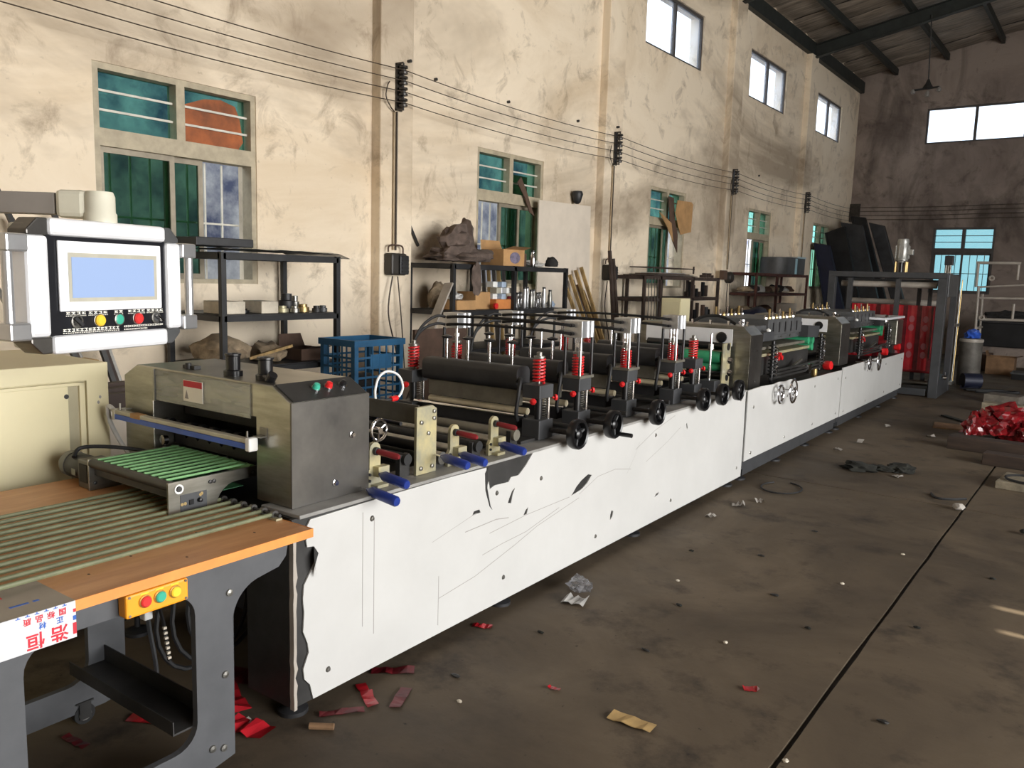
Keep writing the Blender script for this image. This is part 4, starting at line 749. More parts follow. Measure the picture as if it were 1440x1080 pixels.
sh = P(tb, 'cover_sheet', MB().box(-2.28, -2.044, .30, .985, .7402, .7425), 'sheet_zinc', label='printed white sheet folded over the table edge')
P(sh, 'fold_flange', MB().box(-2.0465, -2.0435, .30, .985, .645, .7425), 'sheet_white')
RU = Matrix(((0, 0, 1), (-1, 0, 0), (0, -1, 0)))        # upside-down lettering facing +x
for chs, y, z, s, m in (('恒', .885, .672, .044, 'ink_red'), ('浩', .943, .672, .044, 'ink_red'), ('国', .952, .725, .019, 'ink_red'), ('标', .924, .725, .019, 'ink_red'), ('品', .896, .725, .019, 'ink_red'), ('质', .868, .725, .019, 'ink_red'), ('正', .945, .705, .018, 'ink_blue'), ('材', .903, .705, .018, 'ink_blue')):
    text(sh, 'lettering', chs, s, m, RU, (-2.0432, y, z), bold=s * .018)
for k in range(6): P(sh, 'printed_mark', MB().box(-2.0434, -2.0430, .842 + .022 * k, .853 + .022 * k, .7365, .7385).box(-2.0434, -2.0430, .846 + .022 * k, .849 + .022 * k, .7385, .742), 'ink_blue')
P(sh, 'printed_mark', MB().box(-2.0432, -2.0428, .976, .985, .655, .685).box(-2.0432, -2.0428, .978, .985, .713, .722), 'ink_red'); P(sh, 'printed_mark', MB().box(-2.0432, -2.0428, .977, .985, .692, .704), 'ink_blue')
P(sh, 'printed_bar', MB().box(-2.122, -2.112, .86, .905, .7425, .7429).box(-2.122, -2.112, .915, .93, .7425, .7429), 'ink_blue'); P(sh, 'printed_mark', MB().box(-2.21, -2.19, .80, .83, .7425, .7429).box(-2.21, -2.19, .85, .875, .7425, .7429), 'ink_red')
for k in range(12):
    x = -2.865 + .0575 * k
    P(tb, 'belt_cord', MB().tube([(x, .80, .757), (x, 1.3, .757), (x, 1.752, .757)], .0072, 8), 'green_cord', smooth=True)
P(tb, 'cord_roller', MB().cyl((-2.92, .79, .742), (-2.20, .79, .742), .016, 16), 'chrome', smooth=True)
ck = P(tb, 'cord_shaft', MB().cyl((-2.92, 1.756, .756), (-2.2, 1.756, .756), .006, 12), 'dark_steel', smooth=True)
for k in range(12): P(ck, 'cord_pulley', MB().cyl((-2.872 + .0575 * k, 1.756, .756), (-2.858 + .0575 * k, 1.756, .756), .014, 12), 'stainless_dark')
P(tb, 'cord_rail', MB().box(-2.30, -2.20, 1.74, 1.765, .7405, .748), 'zinc')
# ------------------------------------------------------------------ short belt conveyor standing on the table
cv = thing('belt_conveyor', 'short green belt conveyor with steel side plates standing on the table', 'conveyor', (-2.76, 1.7, .74), 'M')
pr = [(1.528, .7415), (1.70, .7415)] + [(1.70 + .0, .75)] + arc(1.80, .735, .085, PI - .2, PI / 2, 6) + [(1.90, .822), (1.908, .862), (1.528, .862)]
for x, nm in ((-2.505, 'side_plate'), (-3.03, 'side_plate')): P(cv, nm, MB().prism(pr, x - .005, x + .005, 'x'), 'stainless', bev=.002)
P(cv, 'front_roller', MB().cyl((-3.025, 1.545, .846), (-2.51, 1.545, .846), .018, 16), 'dark_steel', smooth=True)
P(cv, 'front_plate', MB().box(-3.025, -2.51, 1.55, 1.555, .80, .835), 'dark_steel')
P(cv, 'rear_roller', MB().cyl((-3.025, 1.875, .845), (-2.51, 1.875, .845), .021, 16), 'green_belt', smooth=True)
P(cv, 'belt_bed', MB().box(-3.02, -2.515, 1.57, 1.84, .790, .793), 'belt_bed')
for k in range(11): P(cv, 'green_belt', MB().tube([(-2.99 + .045 * k, 1.545, .864), (-2.99 + .045 * k, 1.7, .864), (-2.99 + .045 * k, 1.875, .8655), (-2.99 + .045 * k, 1.896, .85)], .0048, 8), 'green_belt', smooth=True)
pc = P(cv, 'control_plate', MB().box(-2.50, -2.4985, 1.572, 1.675, .752, .812), 'dark_grey_paint', label='small control plate')
P(pc, 'dial', MB().lathe([(.009, 0), (.007, .012), (0, .013)], (-2.4985, 1.645, .782), (1, 0, 0), 12), 'black_gloss'); P(pc, 'rocker', MB().box(-2.4985, -2.494, 1.605, 1.621, .772, .79), 'black_gloss')
for y, z in ((1.578, .778), (1.59, .779), (1.65, .80), (1.655, .803)): P(pc, 'gold_mark', MB().lathe([(.006, 0), (.006, .0006)], (-2.4985, y, z), (1, 0, 0), 8), 'brass')
P(cv, 'round_port', MB().lathe([(.017, 0), (.017, .004), (.012, .004), (.012, .001), (0, .001)], (-2.50, 1.567, .835), (1, 0, 0), 18), 'white_plastic'); P(cv, 'port_plug', MB().lathe([(.011, 0), (.009, .006), (0, .006)], (-2.5, 1.567, .835), (1, 0, 0), 14), 'dark_steel')
for y, z in ((1.69, .838), (1.705, .838), (1.87, .842)): P(cv, 'cap_screw', MB().lathe([(.007, 0), (.007, .005), (0, .007)], (-2.50, y, z), (1, 0, 0), 10), 'dark_steel')
for y, z in ((1.55, .85), (1.55, .77), (1.62, .78), (1.66, .855)): P(cv, 'cap_screw', MB().lathe([(.007, 0), (.007, .005), (0, .007)], (-3.025, y, z), (1, 0, 0), 10), 'black_paint')
gbx = P(cv, 'gearbox', MB().box(-3.12, -3.036, 1.535, 1.63, .7415, .85), 'stainless_dark', bev=.004); P(gbx, 'gearbox_opening', MB().box(-3.105, -3.05, 1.532, 1.536, .765, .835), 'dark_inside')
mo = P(cv, 'motor', MB().lathe([(.0, 0), (.046, .002), (.05, .01), (.05, .13), (.046, .135), (.046, .18), (.04, .195), (0, .195)], (-3.12, 1.595, .797), (-1, 0, 0), 24), 'black_paint', smooth=True, label='black drive motor')
P(mo, 'motor_band', MB().lathe([(.0515, .135), (.0515, .17)], (-3.12, 1.595, .797), (-1, 0, 0), 24), 'motor_grey', smooth=True); P(mo, 'motor_cable', MB().tube(catmull([(-3.2, 1.56, .84), (-3.22, 1.6, .868), (-3.15, 1.68, .87), (-3.06, 1.78, .85), (-2.98, 1.83, .82)], 6), .008), 'black_rubber', smooth=True)
P(mo, 'motor_plate', MB().box(-3.19, -3.16, 1.544, 1.548, .775, .80), 'steel')
# ------------------------------------------------------------------ control cabinet and operator panel
kc = thing('control_cabinet', 'large beige sheet steel control cabinet behind the packing table', 'cabinet', (-3.8, 1.1, 0), 'M')
P(kc, 'body', MB().box(-4.15, -3.44, .25, 1.828, .06, 1.178), 'beige_cab', bev=.006); P(kc, 'plinth', MB().box(-4.1, -3.48, .3, 1.78, 0, .06), 'dark_steel')
P(kc, 'front_frame', MB().prism([(.25, .06), (1.828, .06), (1.828, 1.178), (.25, 1.178)], -3.44, -3.422, 'x', [[(.40, .17), (.40, 1.105), (1.735, 1.105), (1.735, .17)]]), 'beige_cab', bev=.003)
dr = P(kc, 'door', MB().box(-3.438, -3.427, .41, 1.66, .18, 1.09), 'beige_cab', bev=.003); P(dr, 'door_edge', MB().box(-3.4385, -3.424, 1.705, 1.728, .175, 1.10), 'beige_cab', bev=.002); P(dr, 'door_gap', MB().box(-3.4395, -3.436, 1.66, 1.705, .18, 1.09), 'beige_dark')
P(dr, 'top_lip', MB().box(-3.4385, -3.424, .41, 1.728, 1.086, 1.10), 'beige_cab', bev=.002); P(dr, 'latch_hole', MB().cyl((-3.428, 1.652, 1.045), (-3.425, 1.652, 1.045), .010, 10), 'black_paint')
for y, z in ((1.79, 1.03), (1.782, 1.008)): P(kc, 'paint_chip', MB().prism([(y + .006 * math.cos(a), z + .008 * math.sin(a)) for a in (0, 1.3, 2.4, 3.6, 5)], -3.4222, -3.4216, 'x'), 'scratch')
cp = thing('operator_console', 'white framed operator panel with touch screen on a swing arm', 'control panel', (0, 0, 0)); ORG[cp.name] = Vector((0, 0, 0))
TH = math.atan2(.958, -.285); CPC = Vector((-2.643, 1.344, 1.525)); cp.location = CPC; cp.rotation_euler = (0, 0, TH)
P(cp, 'housing', MB().box(-.285, .285, -.002, .075, -.185, .185), 'cream_cast', bev=.01)
for a, b, c, d in ((-.305, -.232, -.150, .150), (.240, .305, -.150, .150), (-.226, .236, .150, .203), (-.226, .236, -.205, -.148)): P(cp, 'frame_bar', MB().box(a, b, -.028, .06, c, d), 'alu_white', bev=.012)
for sx, sz in ((-1, 1), (1, 1), (-1, -1), (1, -1)):
    L = [(sx * .228, sz * .151), (sx * .30, sz * .151), (sx * .30, sz * .165), (sx * .262, sz * .201), (sx * .228, sz * .201)]
    P(cp, 'corner_piece', MB().prism(L, -.022, .055, 'y'), 'gun_grey' if sx > 0 else 'stainless_dark', bev=.004)
face = P(cp, 'face_plate', MB().box(-.23, .239, -.016, -.002, -.149, .151), 'panel_black')
bz = P(cp, 'screen_bezel', MB().box(-.198, .212, -.024, -.016, -.076, .137), 'bezel', bev=.003); P(bz, 'bezel_step', MB().box(-.166, .19, -.0255, -.024, -.047, .102), 'bar_grey'); P(bz, 'screen', MB().box(-.155, .176, -.0268, -.0255, -.035, .089), 'screen_on', label='lit pale blue screen')
def print_row(parent, x0, x1, z, h, n):
    """line of small print, unreadable in the photograph: one row of separate white strokes"""
    w = (x1 - x0) / n; mb = MB()
    for i in range(n):
        a = x0 + w * i; g = .12 * w; hh = h * (.8 + .2 * ((i * 7) % 3) / 2)
        mb.box(a + g, a + w - g, -.0166, -.016, z - hh / 2, z - hh / 2 + h * .24); mb.box(a + g, a + w - g, -.0166, -.016, z + hh / 2 - h * .24, z + hh / 2); mb.box(a + w * (.3 + .12 * (i % 3)), a + w * (.5 + .12 * (i % 3)), -.0166, -.016, z - hh / 2 + h * .24, z + hh / 2 - h * .24)
    return P(parent, 'print_line', mb, 'ink_white')
for x, kind, n in ((-.137, 'switch', 4), (-.054, 'btn_yellow', 4), (.028, 'btn_green', 2), (.104, 'btn_red', 4), (.186, 'key', 4)):
    print_row(cp, x - .0095 * n, x + .0095 * n, -.0825, .0085, n); print_row(cp, x - .0095 * n, x + .0095 * n, -.0905, .003, n * 3)
    if kind == 'switch':
        P(cp, 'switch_ring', MB().lathe([(.022, 0), (.022, .005), (.017, .006)], (x, -.016, -.108), (0, -1, 0), 20), 'steel'); s_ = P(cp, 'selector_switch', MB().lathe([(.017, 0), (.017, .006), (0, .006)], (x, -.016, -.108), (0, -1, 0), 18), 'black_gloss'); P(s_, 'pointer', MB().beam((x - .014, -.026, -.096), (x + .014, -.026, -.12), .010, .009, (0, -1, 0)), 'black_paint')
    elif kind == 'key':
        P(cp, 'switch_ring', MB().lathe([(.02, 0), (.02, .006), (.015, .007)], (x, -.016, -.108), (0, -1, 0), 20), 'steel'); k_ = P(cp, 'key_switch', MB().lathe([(.014, 0), (.014, .008), (0, .008)], (x, -.016, -.108), (0, -1, 0), 16), 'gun_grey'); P(k_, 'key', MB().beam((x - .01, -.035, -.1), (x + .016, -.035, -.12), .004, .012, (0, -1, 0)), 'chrome')
    else:
        P(cp, 'button_ring', MB().lathe([(.0205, 0), (.0205, .005), (.017, .006)], (x, -.016, -.108), (0, -1, 0), 20), 'steel'); P(cp, 'push_button', MB().lathe([(.0185, 0), (.0185, .012 if kind != 'btn_green' else .005), (.014, .017 if kind != 'btn_green' else .007), (0, .018 if kind != 'btn_green' else .007)], (x, -.016, -.108), (0, -1, 0), 20), kind, smooth=True)
print_row(cp, -.188, .030, -.1345, .010, 14); print_row(cp, -.188, .030, -.1432, .0035, 26); print_row(cp, .048, .222, -.1325, .0065, 22); print_row(cp, .048, .150, -.1425, .0045, 16)
for s in (-1, 1):
    for z in (.125, -.130): P(cp, 'handle_block', MB().box(s * .305, s * .375, -.035, .03, z - .026, z + .026), 'alu', bev=.006); 
    P(cp, 'handle_bar', MB().cyl((s * .358, -.012, -.12), (s * .358, -.012, .12), .015, 16), 'alu', smooth=True)
P(cp, 'elbow', MB().lathe([(.050, .185), (.050, .23), (.046, .235), (.046, .285), (.04, .30), (0, .30)], (.012, .03, 0), n=24), 'cream_cast', smooth=True)
Ri = Matrix.Rotation(-TH, 3, 'Z'); ad = Ri @ Vector((-.80, -.60, 0)); ad.normalize(); a0 = Vector((.012, .03, .258))
P(cp, 'joint_block', MB().beam(a0 + ad * .03, a0 + ad * .125, .08, .088), 'cream_cast', bev=.015); P(cp, 'swing_arm', MB().beam(a0 + ad * .13, a0 + ad * 1.2, .06, .068), 'arm_grey', bev=.004)
pe = a0 + ad * 1.2; P(cp, 'post', MB().cyl((pe.x, pe.y, 1.178 - CPC.z), (pe.x, pe.y, .30), .045, 20), 'cream_cast', smooth=True)
# ------------------------------------------------------------------ film unwinding frame at the far end
uw = thing('film_unwinder', 'tall dark grey unwinding frame threaded with red printed film', 'machine', (-2.5, 13.7, 0), 'M')
for x, y, w in ((-1.785, 13.12, .06), (-3.305, 13.12, .05), (-1.77, 14.25, .045), (-3.31, 14.25, .045)): P(uw, 'post', MB().box(x - w, x + w, y - .06, y + .06, 0, 1.72), 'dark_grey_paint', bev=.004)
for a in ((-3.355, -1.725, 13.06, 13.18, 1.72, 1.80), (-3.355, -1.725, 14.19, 14.31, 1.72, 1.80), (-1.845, -1.725, 13.18, 14.19, 1.72, 1.79), (-3.355, -3.255, 13.18, 14.19, 1.72, 1.79), (-1.875, -1.73, 13.19, 14.18, 0, .26), (-3.35, -3.205, 13.19, 14.18, 0, .26), (-3.2, -1.88, 13.08, 13.14, .02, .12)): P(uw, 'frame_beam', MB().box(*a), 'dark_grey_paint', bev=.004)
for x in (-3.05, -2.38): P(uw, 'inner_post', MB().box(x - .03, x + .03, 13.1, 13.18, .12, 1.70), 'dark_grey_paint')
for x in (-2.15, -2.0): P(uw, 'inner_post', MB().box(x - .025, x + .025, 13.5, 13.56, .12, 1.62), 'black_paint')
P(uw, 'inner_beam', MB().box(-3.2, -1.88, 13.48, 13.58, 1.62, 1.70), 'dark_grey_paint')
for y, z, r, m in ((13.25, 1.62, .045, 'pipe_white'), (13.9, 1.35, .045, 'pipe_white'), (13.75, .36, .04, 'steel'), (13.4, .36, .04, 'dark_red'), (13.5, .16, .04, 'steel'), (14.05, 1.2, .05, 'pipe_white')): P(uw, 'idler_roller', MB().cyl((-3.2, y, z), (-1.88, y, z), r, 16), m, smooth=True)
P(uw, 'film_roll', MB().cyl((-2.9, 13.85, .46), (-2.0, 13.85, .46), .18, 24), 'red_film_dark', smooth=True)
for y, x0, x1, z0, z1, m in ((13.36, -3.05, -1.90, .36, 1.32, 'film_print'), (13.98, -3.05, -1.92, .46, 1.30, 'red_film_dark')):
    w_ = P(uw, 'film_web', MB().add([(x0 + (x1 - x0) * i / 30, y + .004 * math.sin(i * 2.2), z) for i in range(31) for z in (z0, z1)], [(2 * i, 2 * i + 1, 2 * i + 3, 2 * i + 2) for i in range(30)]).add([(x0 + (x1 - x0) * i / 30, y + .003 + .004 * math.sin(i * 2.2), z) for i in range(31) for z in (z0, z1)], [(2 * i, 2 * i + 1, 2 * i + 3, 2 * i + 2) for i in range(30)]), m, label='red printed film')
    if y < 13.5:
        for i in range(6):
            for j in range(2):
                x = x0 + .1 + .19 * i; z = .66 + .40 * j
                if j == 0: P(w_, 'print_stripe', MB().box(x + .065, x + .125, y - .0065, y - .0055, .36, 1.32), 'red_film_dark')
                for dz in (-.07, .06): P(w_, 'print_motif', MB().prism([(x + .038 * math.cos(a * PI / 8), z + dz + .05 * math.sin(a * PI / 8)) for a in range(16)], y - .0075, y - .006, 'y'), 'print_white')
sw = P(uw, 'film_side_web', MB().box(-1.9, -1.897, 13.3, 13.5, .55, 1.3).box(-1.9, -1.897, 13.95, 14.12, .5, 1.25), 'film_print')
for y in (13.4, 14.03):
    for z in (.75, 1.02): P(sw, 'print_motif', MB().prism([(y + .05 * math.cos(a * PI / 8), z + .1 * math.sin(a * PI / 8)) for a in range(16)], -1.8968, -1.8955, 'x'), 'print_white')
mt = P(uw, 'motor', MB().lathe([(.0, 0), (.055, 0), (.06, .02), (.085, .03), (.085, .05), (.09, .06), (.09, .24), (.075, .27), (.08, .30), (.07, .34), (0, .34)], (-2.36, 13.12, 1.94), n=20), 'motor_silver', smooth=True, label='silver motor standing on top')
for k in range(10): a = k * PI / 5; P(mt, 'cooling_fin', MB(Matrix.Translation((-2.36, 13.12, 0)) @ Matrix.Rotation(a, 4, 'Z')).box(.085, .102, -.005, .005, 2.0, 2.18), 'motor_silver')
P(mt, 'terminal_box', MB().box(-2.28, -2.21, 13.08, 13.16, 2.05, 2.13), 'motor_silver', bev=.006)
for dx in (-.07, .07):
    for dy in (-.05, .05): P(mt, 'standoff', MB().cyl((-2.36 + dx, 13.12 + dy, 1.80), (-2.36 + dx, 13.12 + dy, 1.95), .014, 8), 'brass')
P(mt, 'coupling', MB().cyl((-2.36, 13.12, 1.8), (-2.36, 13.12, 1.95), .03, 12), 'black_gloss')
ac = P(uw, 'actuator', MB().box(-1.85, -1.74, 13.5, 13.62, 1.92, 2.06), 'black_paint', bev=.006); P(ac, 'actuator_base', MB().box(-1.86, -1.74, 13.5, 13.62, 1.78, 1.80).cyl((-1.83, 13.53, 1.8), (-1.83, 13.53, 1.92), .014).cyl((-1.77, 13.53, 1.8), (-1.77, 13.53, 1.92), .014).cyl((-1.8, 13.56, 1.8), (-1.8, 13.56, 1.92), .026), 'steel')
P(uw, 'side_cover', MB().box(-1.728, -1.712, 13.15, 14.05, 1.46, 1.78), 'gun_grey', bev=.01)
for y, z1 in ((14.42, 1.72), (14.28, 1.58)): P(uw, 'brass_rod', MB().cyl((-1.70, y, .10), (-1.70, y, z1), .0065, 8), 'brass' if y > 14.4 else 'steel'); 
P(uw, 'rod_clamp', MB().box(-1.73, -1.68, 14.2, 14.45, 1.0, 1.05).box(-1.73, -1.68, 14.2, 14.45, .1, .15), 'steel')
P(uw, 'foot_valve', MB().cyl((-1.72, 13.4, .28), (-1.66, 13.4, .28), .03, 10).box(-1.70, -1.68, 13.45, 13.52, .25, .36), 'chrome')
# ------------------------------------------------------------------ racks along the wall
def rack(label, x0, x1, y0, y1, zs, mat, mids=(), group='racks along the left wall', th=.04, low=None):
    t = thing('shelf_rack', label, 'rack', ((x0 + x1) / 2, (y0 + y1) / 2, 0), group=group); zt = zs[-1]
    for x in (x0, x1):
        for y in (y0, y1) + tuple(mids): P(t, 'post', MB().box(x - th / 2, x + th / 2, y - th / 2, y + th / 2, 0, zt), mat)
    for z in zs:
        P(t, 'shelf_board', MB().box(x0 + .005, x1 - .005, y0, y1, z - .014, z - .002), mat)
        for x in (x0, x1): P(t, 'shelf_rail', MB().box(x - th / 2, x + th / 2, y0, y1, z - .05, z - .01), mat)
        for y in (y0, y1): P(t, 'end_rail', MB().box(x0, x1, y - th / 2, y + th / 2, z - .05, z - .01), mat)
    return t
r1 = rack('black steel rack under the large window', -5.72, -5.05, 3.38, 4.42, (.45, .88, 1.26, 1.70), 'rack_black')
r2 = rack('long black steel rack carrying the brown cloth heap and cartons', -5.72, -5.15, 5.95, 7.92, (.45, .85, 1.24, 1.69), 'rack_black', (6.93,))
r3 = rack('rusty steel rack holding upright dark bars', -5.72, -5.2, 9.95, 12.45, (.5, 1.34, 1.64), 'rust_steel', (10.42, 11.5))
r4 = rack('reddish rusty rack carrying the wide steel drum', -5.72, -5.2, 14.14, 17.0, (.6, 1.02, 1.40, 1.76), 'red_rust', (15.2,))
def jar(x, y, z, r, h, m, name, label, cat, grp, top=None):
    t = thing(name, label, cat, (x, y, z), group=grp)
    P(t, 'body', MB().lathe([(r * .9, 0), (r, .01), (r, h * .75), (r * .7, h * .88), (r * .7, h)], (x, y, z), n=14), m, smooth=True)
    P(t, 'cap', MB().lathe([(r * .74, h), (r * .74, h + .02), (0, h + .02)], (x, y, z), n=14), top or 'dark_steel', smooth=True)
def carton(name, label, cat, x0, x1, y0, y1, z, h, mat, open_=False, grp=None):
    t = thing(name, label, cat, ((x0 + x1) / 2, (y0 + y1) / 2, z), group=grp)
    if not open_:
        P(t, 'body', MB().box(x0, x1, y0, y1, z, z + h), mat, bev=.004); P(t, 'lid_flap', MB().box(x0 + .002, (x0 + x1) / 2 - .002, y0 + .002, y1 - .002, z + h, z + h + .004).box((x0 + x1) / 2 + .002, x1 - .002, y0 + .002, y1 - .002, z + h, z + h + .004), mat)
    else:
        w = .006; P(t, 'body', MB().box(x0, x1, y0, y1, z, z + w).box(x0, x0 + w, y0, y1, z + w, z + h).box(x1 - w, x1, y0, y1, z + w, z + h).box(x0 + w, x1 - w, y0, y0 + w, z + w, z + h).box(x0 + w, x1 - w, y1 - w, y1, z + w, z + h), mat)
        P(t, 'lid_flap', MB().add([(x0, y0, z + h), (x0, y1, z + h), (x0 - .03, y1 - .02, z + h + .10), (x0 - .03, y0 + .02, z + h + .10)], [(0, 1, 2, 3)]), mat); P(t, 'lid_flap', MB().add([(x1, y0, z + h), (x1, y1, z + h), (x1 + .11, y1 - .02, z + h + .03), (x1 + .11, y0 + .02, z + h + .03)], [(0, 1, 2, 3)]), mat)
    return t
# rack 1
one('flat_black_case', 'flat black case lying on the rack under the large window', 'case', MB().box(-5.55, -5.2, 3.28, 3.75, 1.74, 1.80), 'black_paint', (-5.4, 3.5, 1.74), bev=.006)
mb = MB(); V = [(-5.70 + .10 * i, 3.4 + .062 * j, 1.722 + .008 * noise.noise(Vector((i * .9, j * .5, 1))) - (.0 if j < 17 else .02 * (j - 16))) for i in range(8) for j in range(19)]
mb.add(V, [(i * 19 + j, i * 19 + j + 1, (i + 1) * 19 + j + 1, (i + 1) * 19 + j) for i in range(7) for j in range(18)]).add([(a, b, c + .004) for a, b, c in V], [(i * 19 + j, i * 19 + j + 1, (i + 1) * 19 + j + 1, (i + 1) * 19 + j) for i in range(7) for j in range(18)])
one('plastic_sheet', 'crinkled clear plastic sheet drooping off the black rack', 'sheet', mb, 'foil_clear', (-5.35, 4, 1.7))
carton('white_carton', 'small white carton standing behind the panel handle', 'box', -5.35, -5.1, 3.42, 3.60, 1.26, .085, 'foam')
carton('white_carton', 'white foam carton beside the machined parts', 'box', -5.33, -5.1, 3.74, 3.89, 1.26, .085, 'foam')
for k, (x, y, r, h, m) in enumerate(((-5.25, 3.68, .05, .03, 'black_gloss'), (-5.4, 3.98, .07, .06, 'dark_steel'), (-5.2, 4.0, .05, .05, 'zinc'), (-5.3, 4.12, .06, .14, 'black_paint'), (-5.15, 4.08, .04, .05, 'steel'), (-5.2, 4.20, .05, .06, 'brass'), (-5.35, 4.24, .035, .12, 'steel'), (-5.12, 4.27, .035, .05, 'dark_steel'), (-5.15, 4.36, .035, .05, 'gun_grey'))):
    t = thing('machined_part', ['black ring lying on the rack board', 'low dark flange on the rack board', 'yellow zinc collar on the rack board', 'tall black motor part on the rack board', 'bright steel bush on the rack board', 'brass coloured hub on the rack board', 'slim bright steel sleeve on the rack board', 'small dark gear near the rack end', 'grey coupling at the rack end'][k], 'machine part', (x, y, 1.26), group='machined parts on the black rack')
    P(t, 'body', MB().lathe([(r * .5, 0), (r, 0), (r, h * .6), (r * .7, h * .65), (r * .7, h), (r * .4, h)], (x, y, 1.26), n=16), m, smooth=True); P(t, 'bore', MB().cyl((x, y, 1.26 + h - .004), (x, y, 1.26 + h + .001), r * .38), 'black_gloss')
one('cement_bag', 'slumped beige bag on the lower board of the black rack', 'bag', MB().blob((-5.35, 3.55, .965), (.22, .18, .12), 4, .3, flat=True), 'cloth_beige', (-5.35, 3.55, .9), smooth=True)
one('cloth_bundle', 'greenish cloth bundle on the lower board of the black rack', 'cloth', MB().blob((-5.32, 3.95, .92), (.15, .11, .1), 9, .4, flat=True), 'cloth_beige', (-5.3, 3.98, .9), smooth=True)
one('offcut', 'pale timber offcut tilted on the lower rack board', 'timber', MB().beam((-5.2, 3.7, .92), (-5.08, 4.0, 1.01), .03, .02), 'timber_light', (-5.15, 3.85, .93))
carton('dark_tray', 'dark tray of small parts on the lower rack board', 'tray', -5.4, -5.12, 4.12, 4.38, .88, .09, 'dark_brown', True)
# rack 2
mb = MB().blob((-5.42, 6.35, 1.76), (.24, .36, .12), 2, .42, 2.0, 4, flat=True)
mb.blob((-5.40, 6.28, 1.90), (.13, .2, .15), 6, .5, 2.4, 3).blob((-5.42, 6.45, 1.94), (.10, .06, .2), 11, .35, 2.2, 3)
one('cloth_heap', 'crumpled brown overalls heaped on the black rack', 'cloth', mb, 'cloth_brown', (-5.42, 6.35, 1.7), smooth=True)
one('hanging_sleeve', 'brown cloth sleeve hanging below the rack top', 'cloth', MB().blob((-5.095, 6.24, 1.55), (.02, .07, .16), 3, .3), 'cloth_brown', (-5.095, 6.2, 1.5), smooth=True)
ob = carton('open_carton', 'open brown carton with a blue oval print', 'box', -5.5, -5.2, 6.80, 7.17, 1.69, .17, 'cardboard', True)
P(ob, 'oval_print', MB().prism([(7.0 + .09 * math.cos(a * PI / 10), 1.775 + .06 * math.sin(a * PI / 10)) for a in range(20)], -5.199, -5.1975, 'x'), 'oval_ink')
carton('brown_carton', 'small dark brown carton beside the open carton', 'box', -5.55, -5.35, 7.22, 7.42, 1.69, .14, 'dark_brown')
jar(-5.28, 7.44, 1.69, .03, .16, 'chrome', 'metal_flask', 'slim shiny metal flask on the black rack', 'flask', None)
one('plastic_bundle', 'loose bundle of clear plastic on the rack top', 'plastic', MB().blob((-5.42, 7.6, 1.715), (.13, .10, .05), 5, .5, 3, flat=True), 'foil_clear', (-5.4, 7.5, 1.7))
one('black_hat', 'black cloth cap lying at the end of the rack top', 'cap', MB().blob((-5.28, 7.81, 1.73), (.08, .06, .08), 8, .25, flat=True), 'cloth_dark', (-5.3, 7.78, 1.7), smooth=True)
carton('brown_tray', 'shallow brown carton tray at the near end of the lower shelf', 'tray', -5.44, -5.18, 6.05, 6.35, 1.24, .09, 'cardboard')
one('beige_sack', 'beige cloth sack slumped behind the carton tray', 'sack', MB().blob((-5.575, 6.22, 1.31), (.075, .12, .19), 13, .3, flat=True), 'cloth_beige', (-5.5, 6.2, 1.3), smooth=True)
one('clear_bag', 'clear plastic bag lying on the shallow carton tray', 'bag', MB().blob((-5.3, 6.14, 1.36), (.09, .07, .05), 14, .4, 3, flat=True), 'foil_clear', (-5.3, 6.14, 1.335))
carton('tan_carton', 'tan carton in the middle of the lower shelf', 'box', -5.5, -5.25, 6.42, 6.66, 1.24, .17, 'cardboard')
for k in range(9):
    x, y, z = -5.3 + .05 * (k % 2), 6.74 + .085 * (k % 3), 1.24 + .062 * (k // 3) + (.10 if k < 99 else 0)
    one('tape_roll', 'small white or pale box in the stack over the orange tray', 'box', MB().box(x - .04, x + .05, y - .038, y + .038, z, z + .058), ('white_plastic', 'bezel', 'bar_grey', 'pale_blue')[(k * 3 + k // 3) % 4], (x, y, z), group='small boxes stacked over the orange tray', bev=.003)
carton('orange_tray', 'orange parts tray under the small white boxes', 'tray', -5.45, -5.17, 6.66, 7.0, 1.24, .098, 'orange_card')
one('red_disc', 'round red lid standing against the orange tray', 'lid', MB().cyl((-5.165, 6.63, 1.275), (-5.14, 6.63, 1.275), .03, 14), 'red_plastic', (-5.15, 6.63, 1.24))
one('dark_coil', 'dark coil of wire behind the jars', 'coil', MB().tube([(-5.3 + .02 * math.sin(a), 7.06 + .05 * math.cos(a * PI / 8), 1.31 + .05 * math.sin(a * PI / 8)) for a in range(32)], .012, 6), 'dark_red', (-5.3, 7.06, 1.25))
for k in range(11):
    y = 7.14 + .062 * k; x = -5.25 - .10 * (k % 2); h = .15 + .03 * ((k * 7) % 3)
    jar(x, y, 1.24, .026, h, ('plastic_clear', 'steel', 'alu')[k % 3], 'tool_jar', 'grey metal or clear container in the close row on the shelf', 'jar', 'row of containers on the lower shelf')
one('blue_rag', 'pale blue rag at the end of the container row', 'rag', MB().blob((-5.3, 7.855, 1.262), (.05, .04, .05), 21, .4, 3, flat=True), 'pale_blue', (-5.3, 7.855, 1.25), smooth=True)
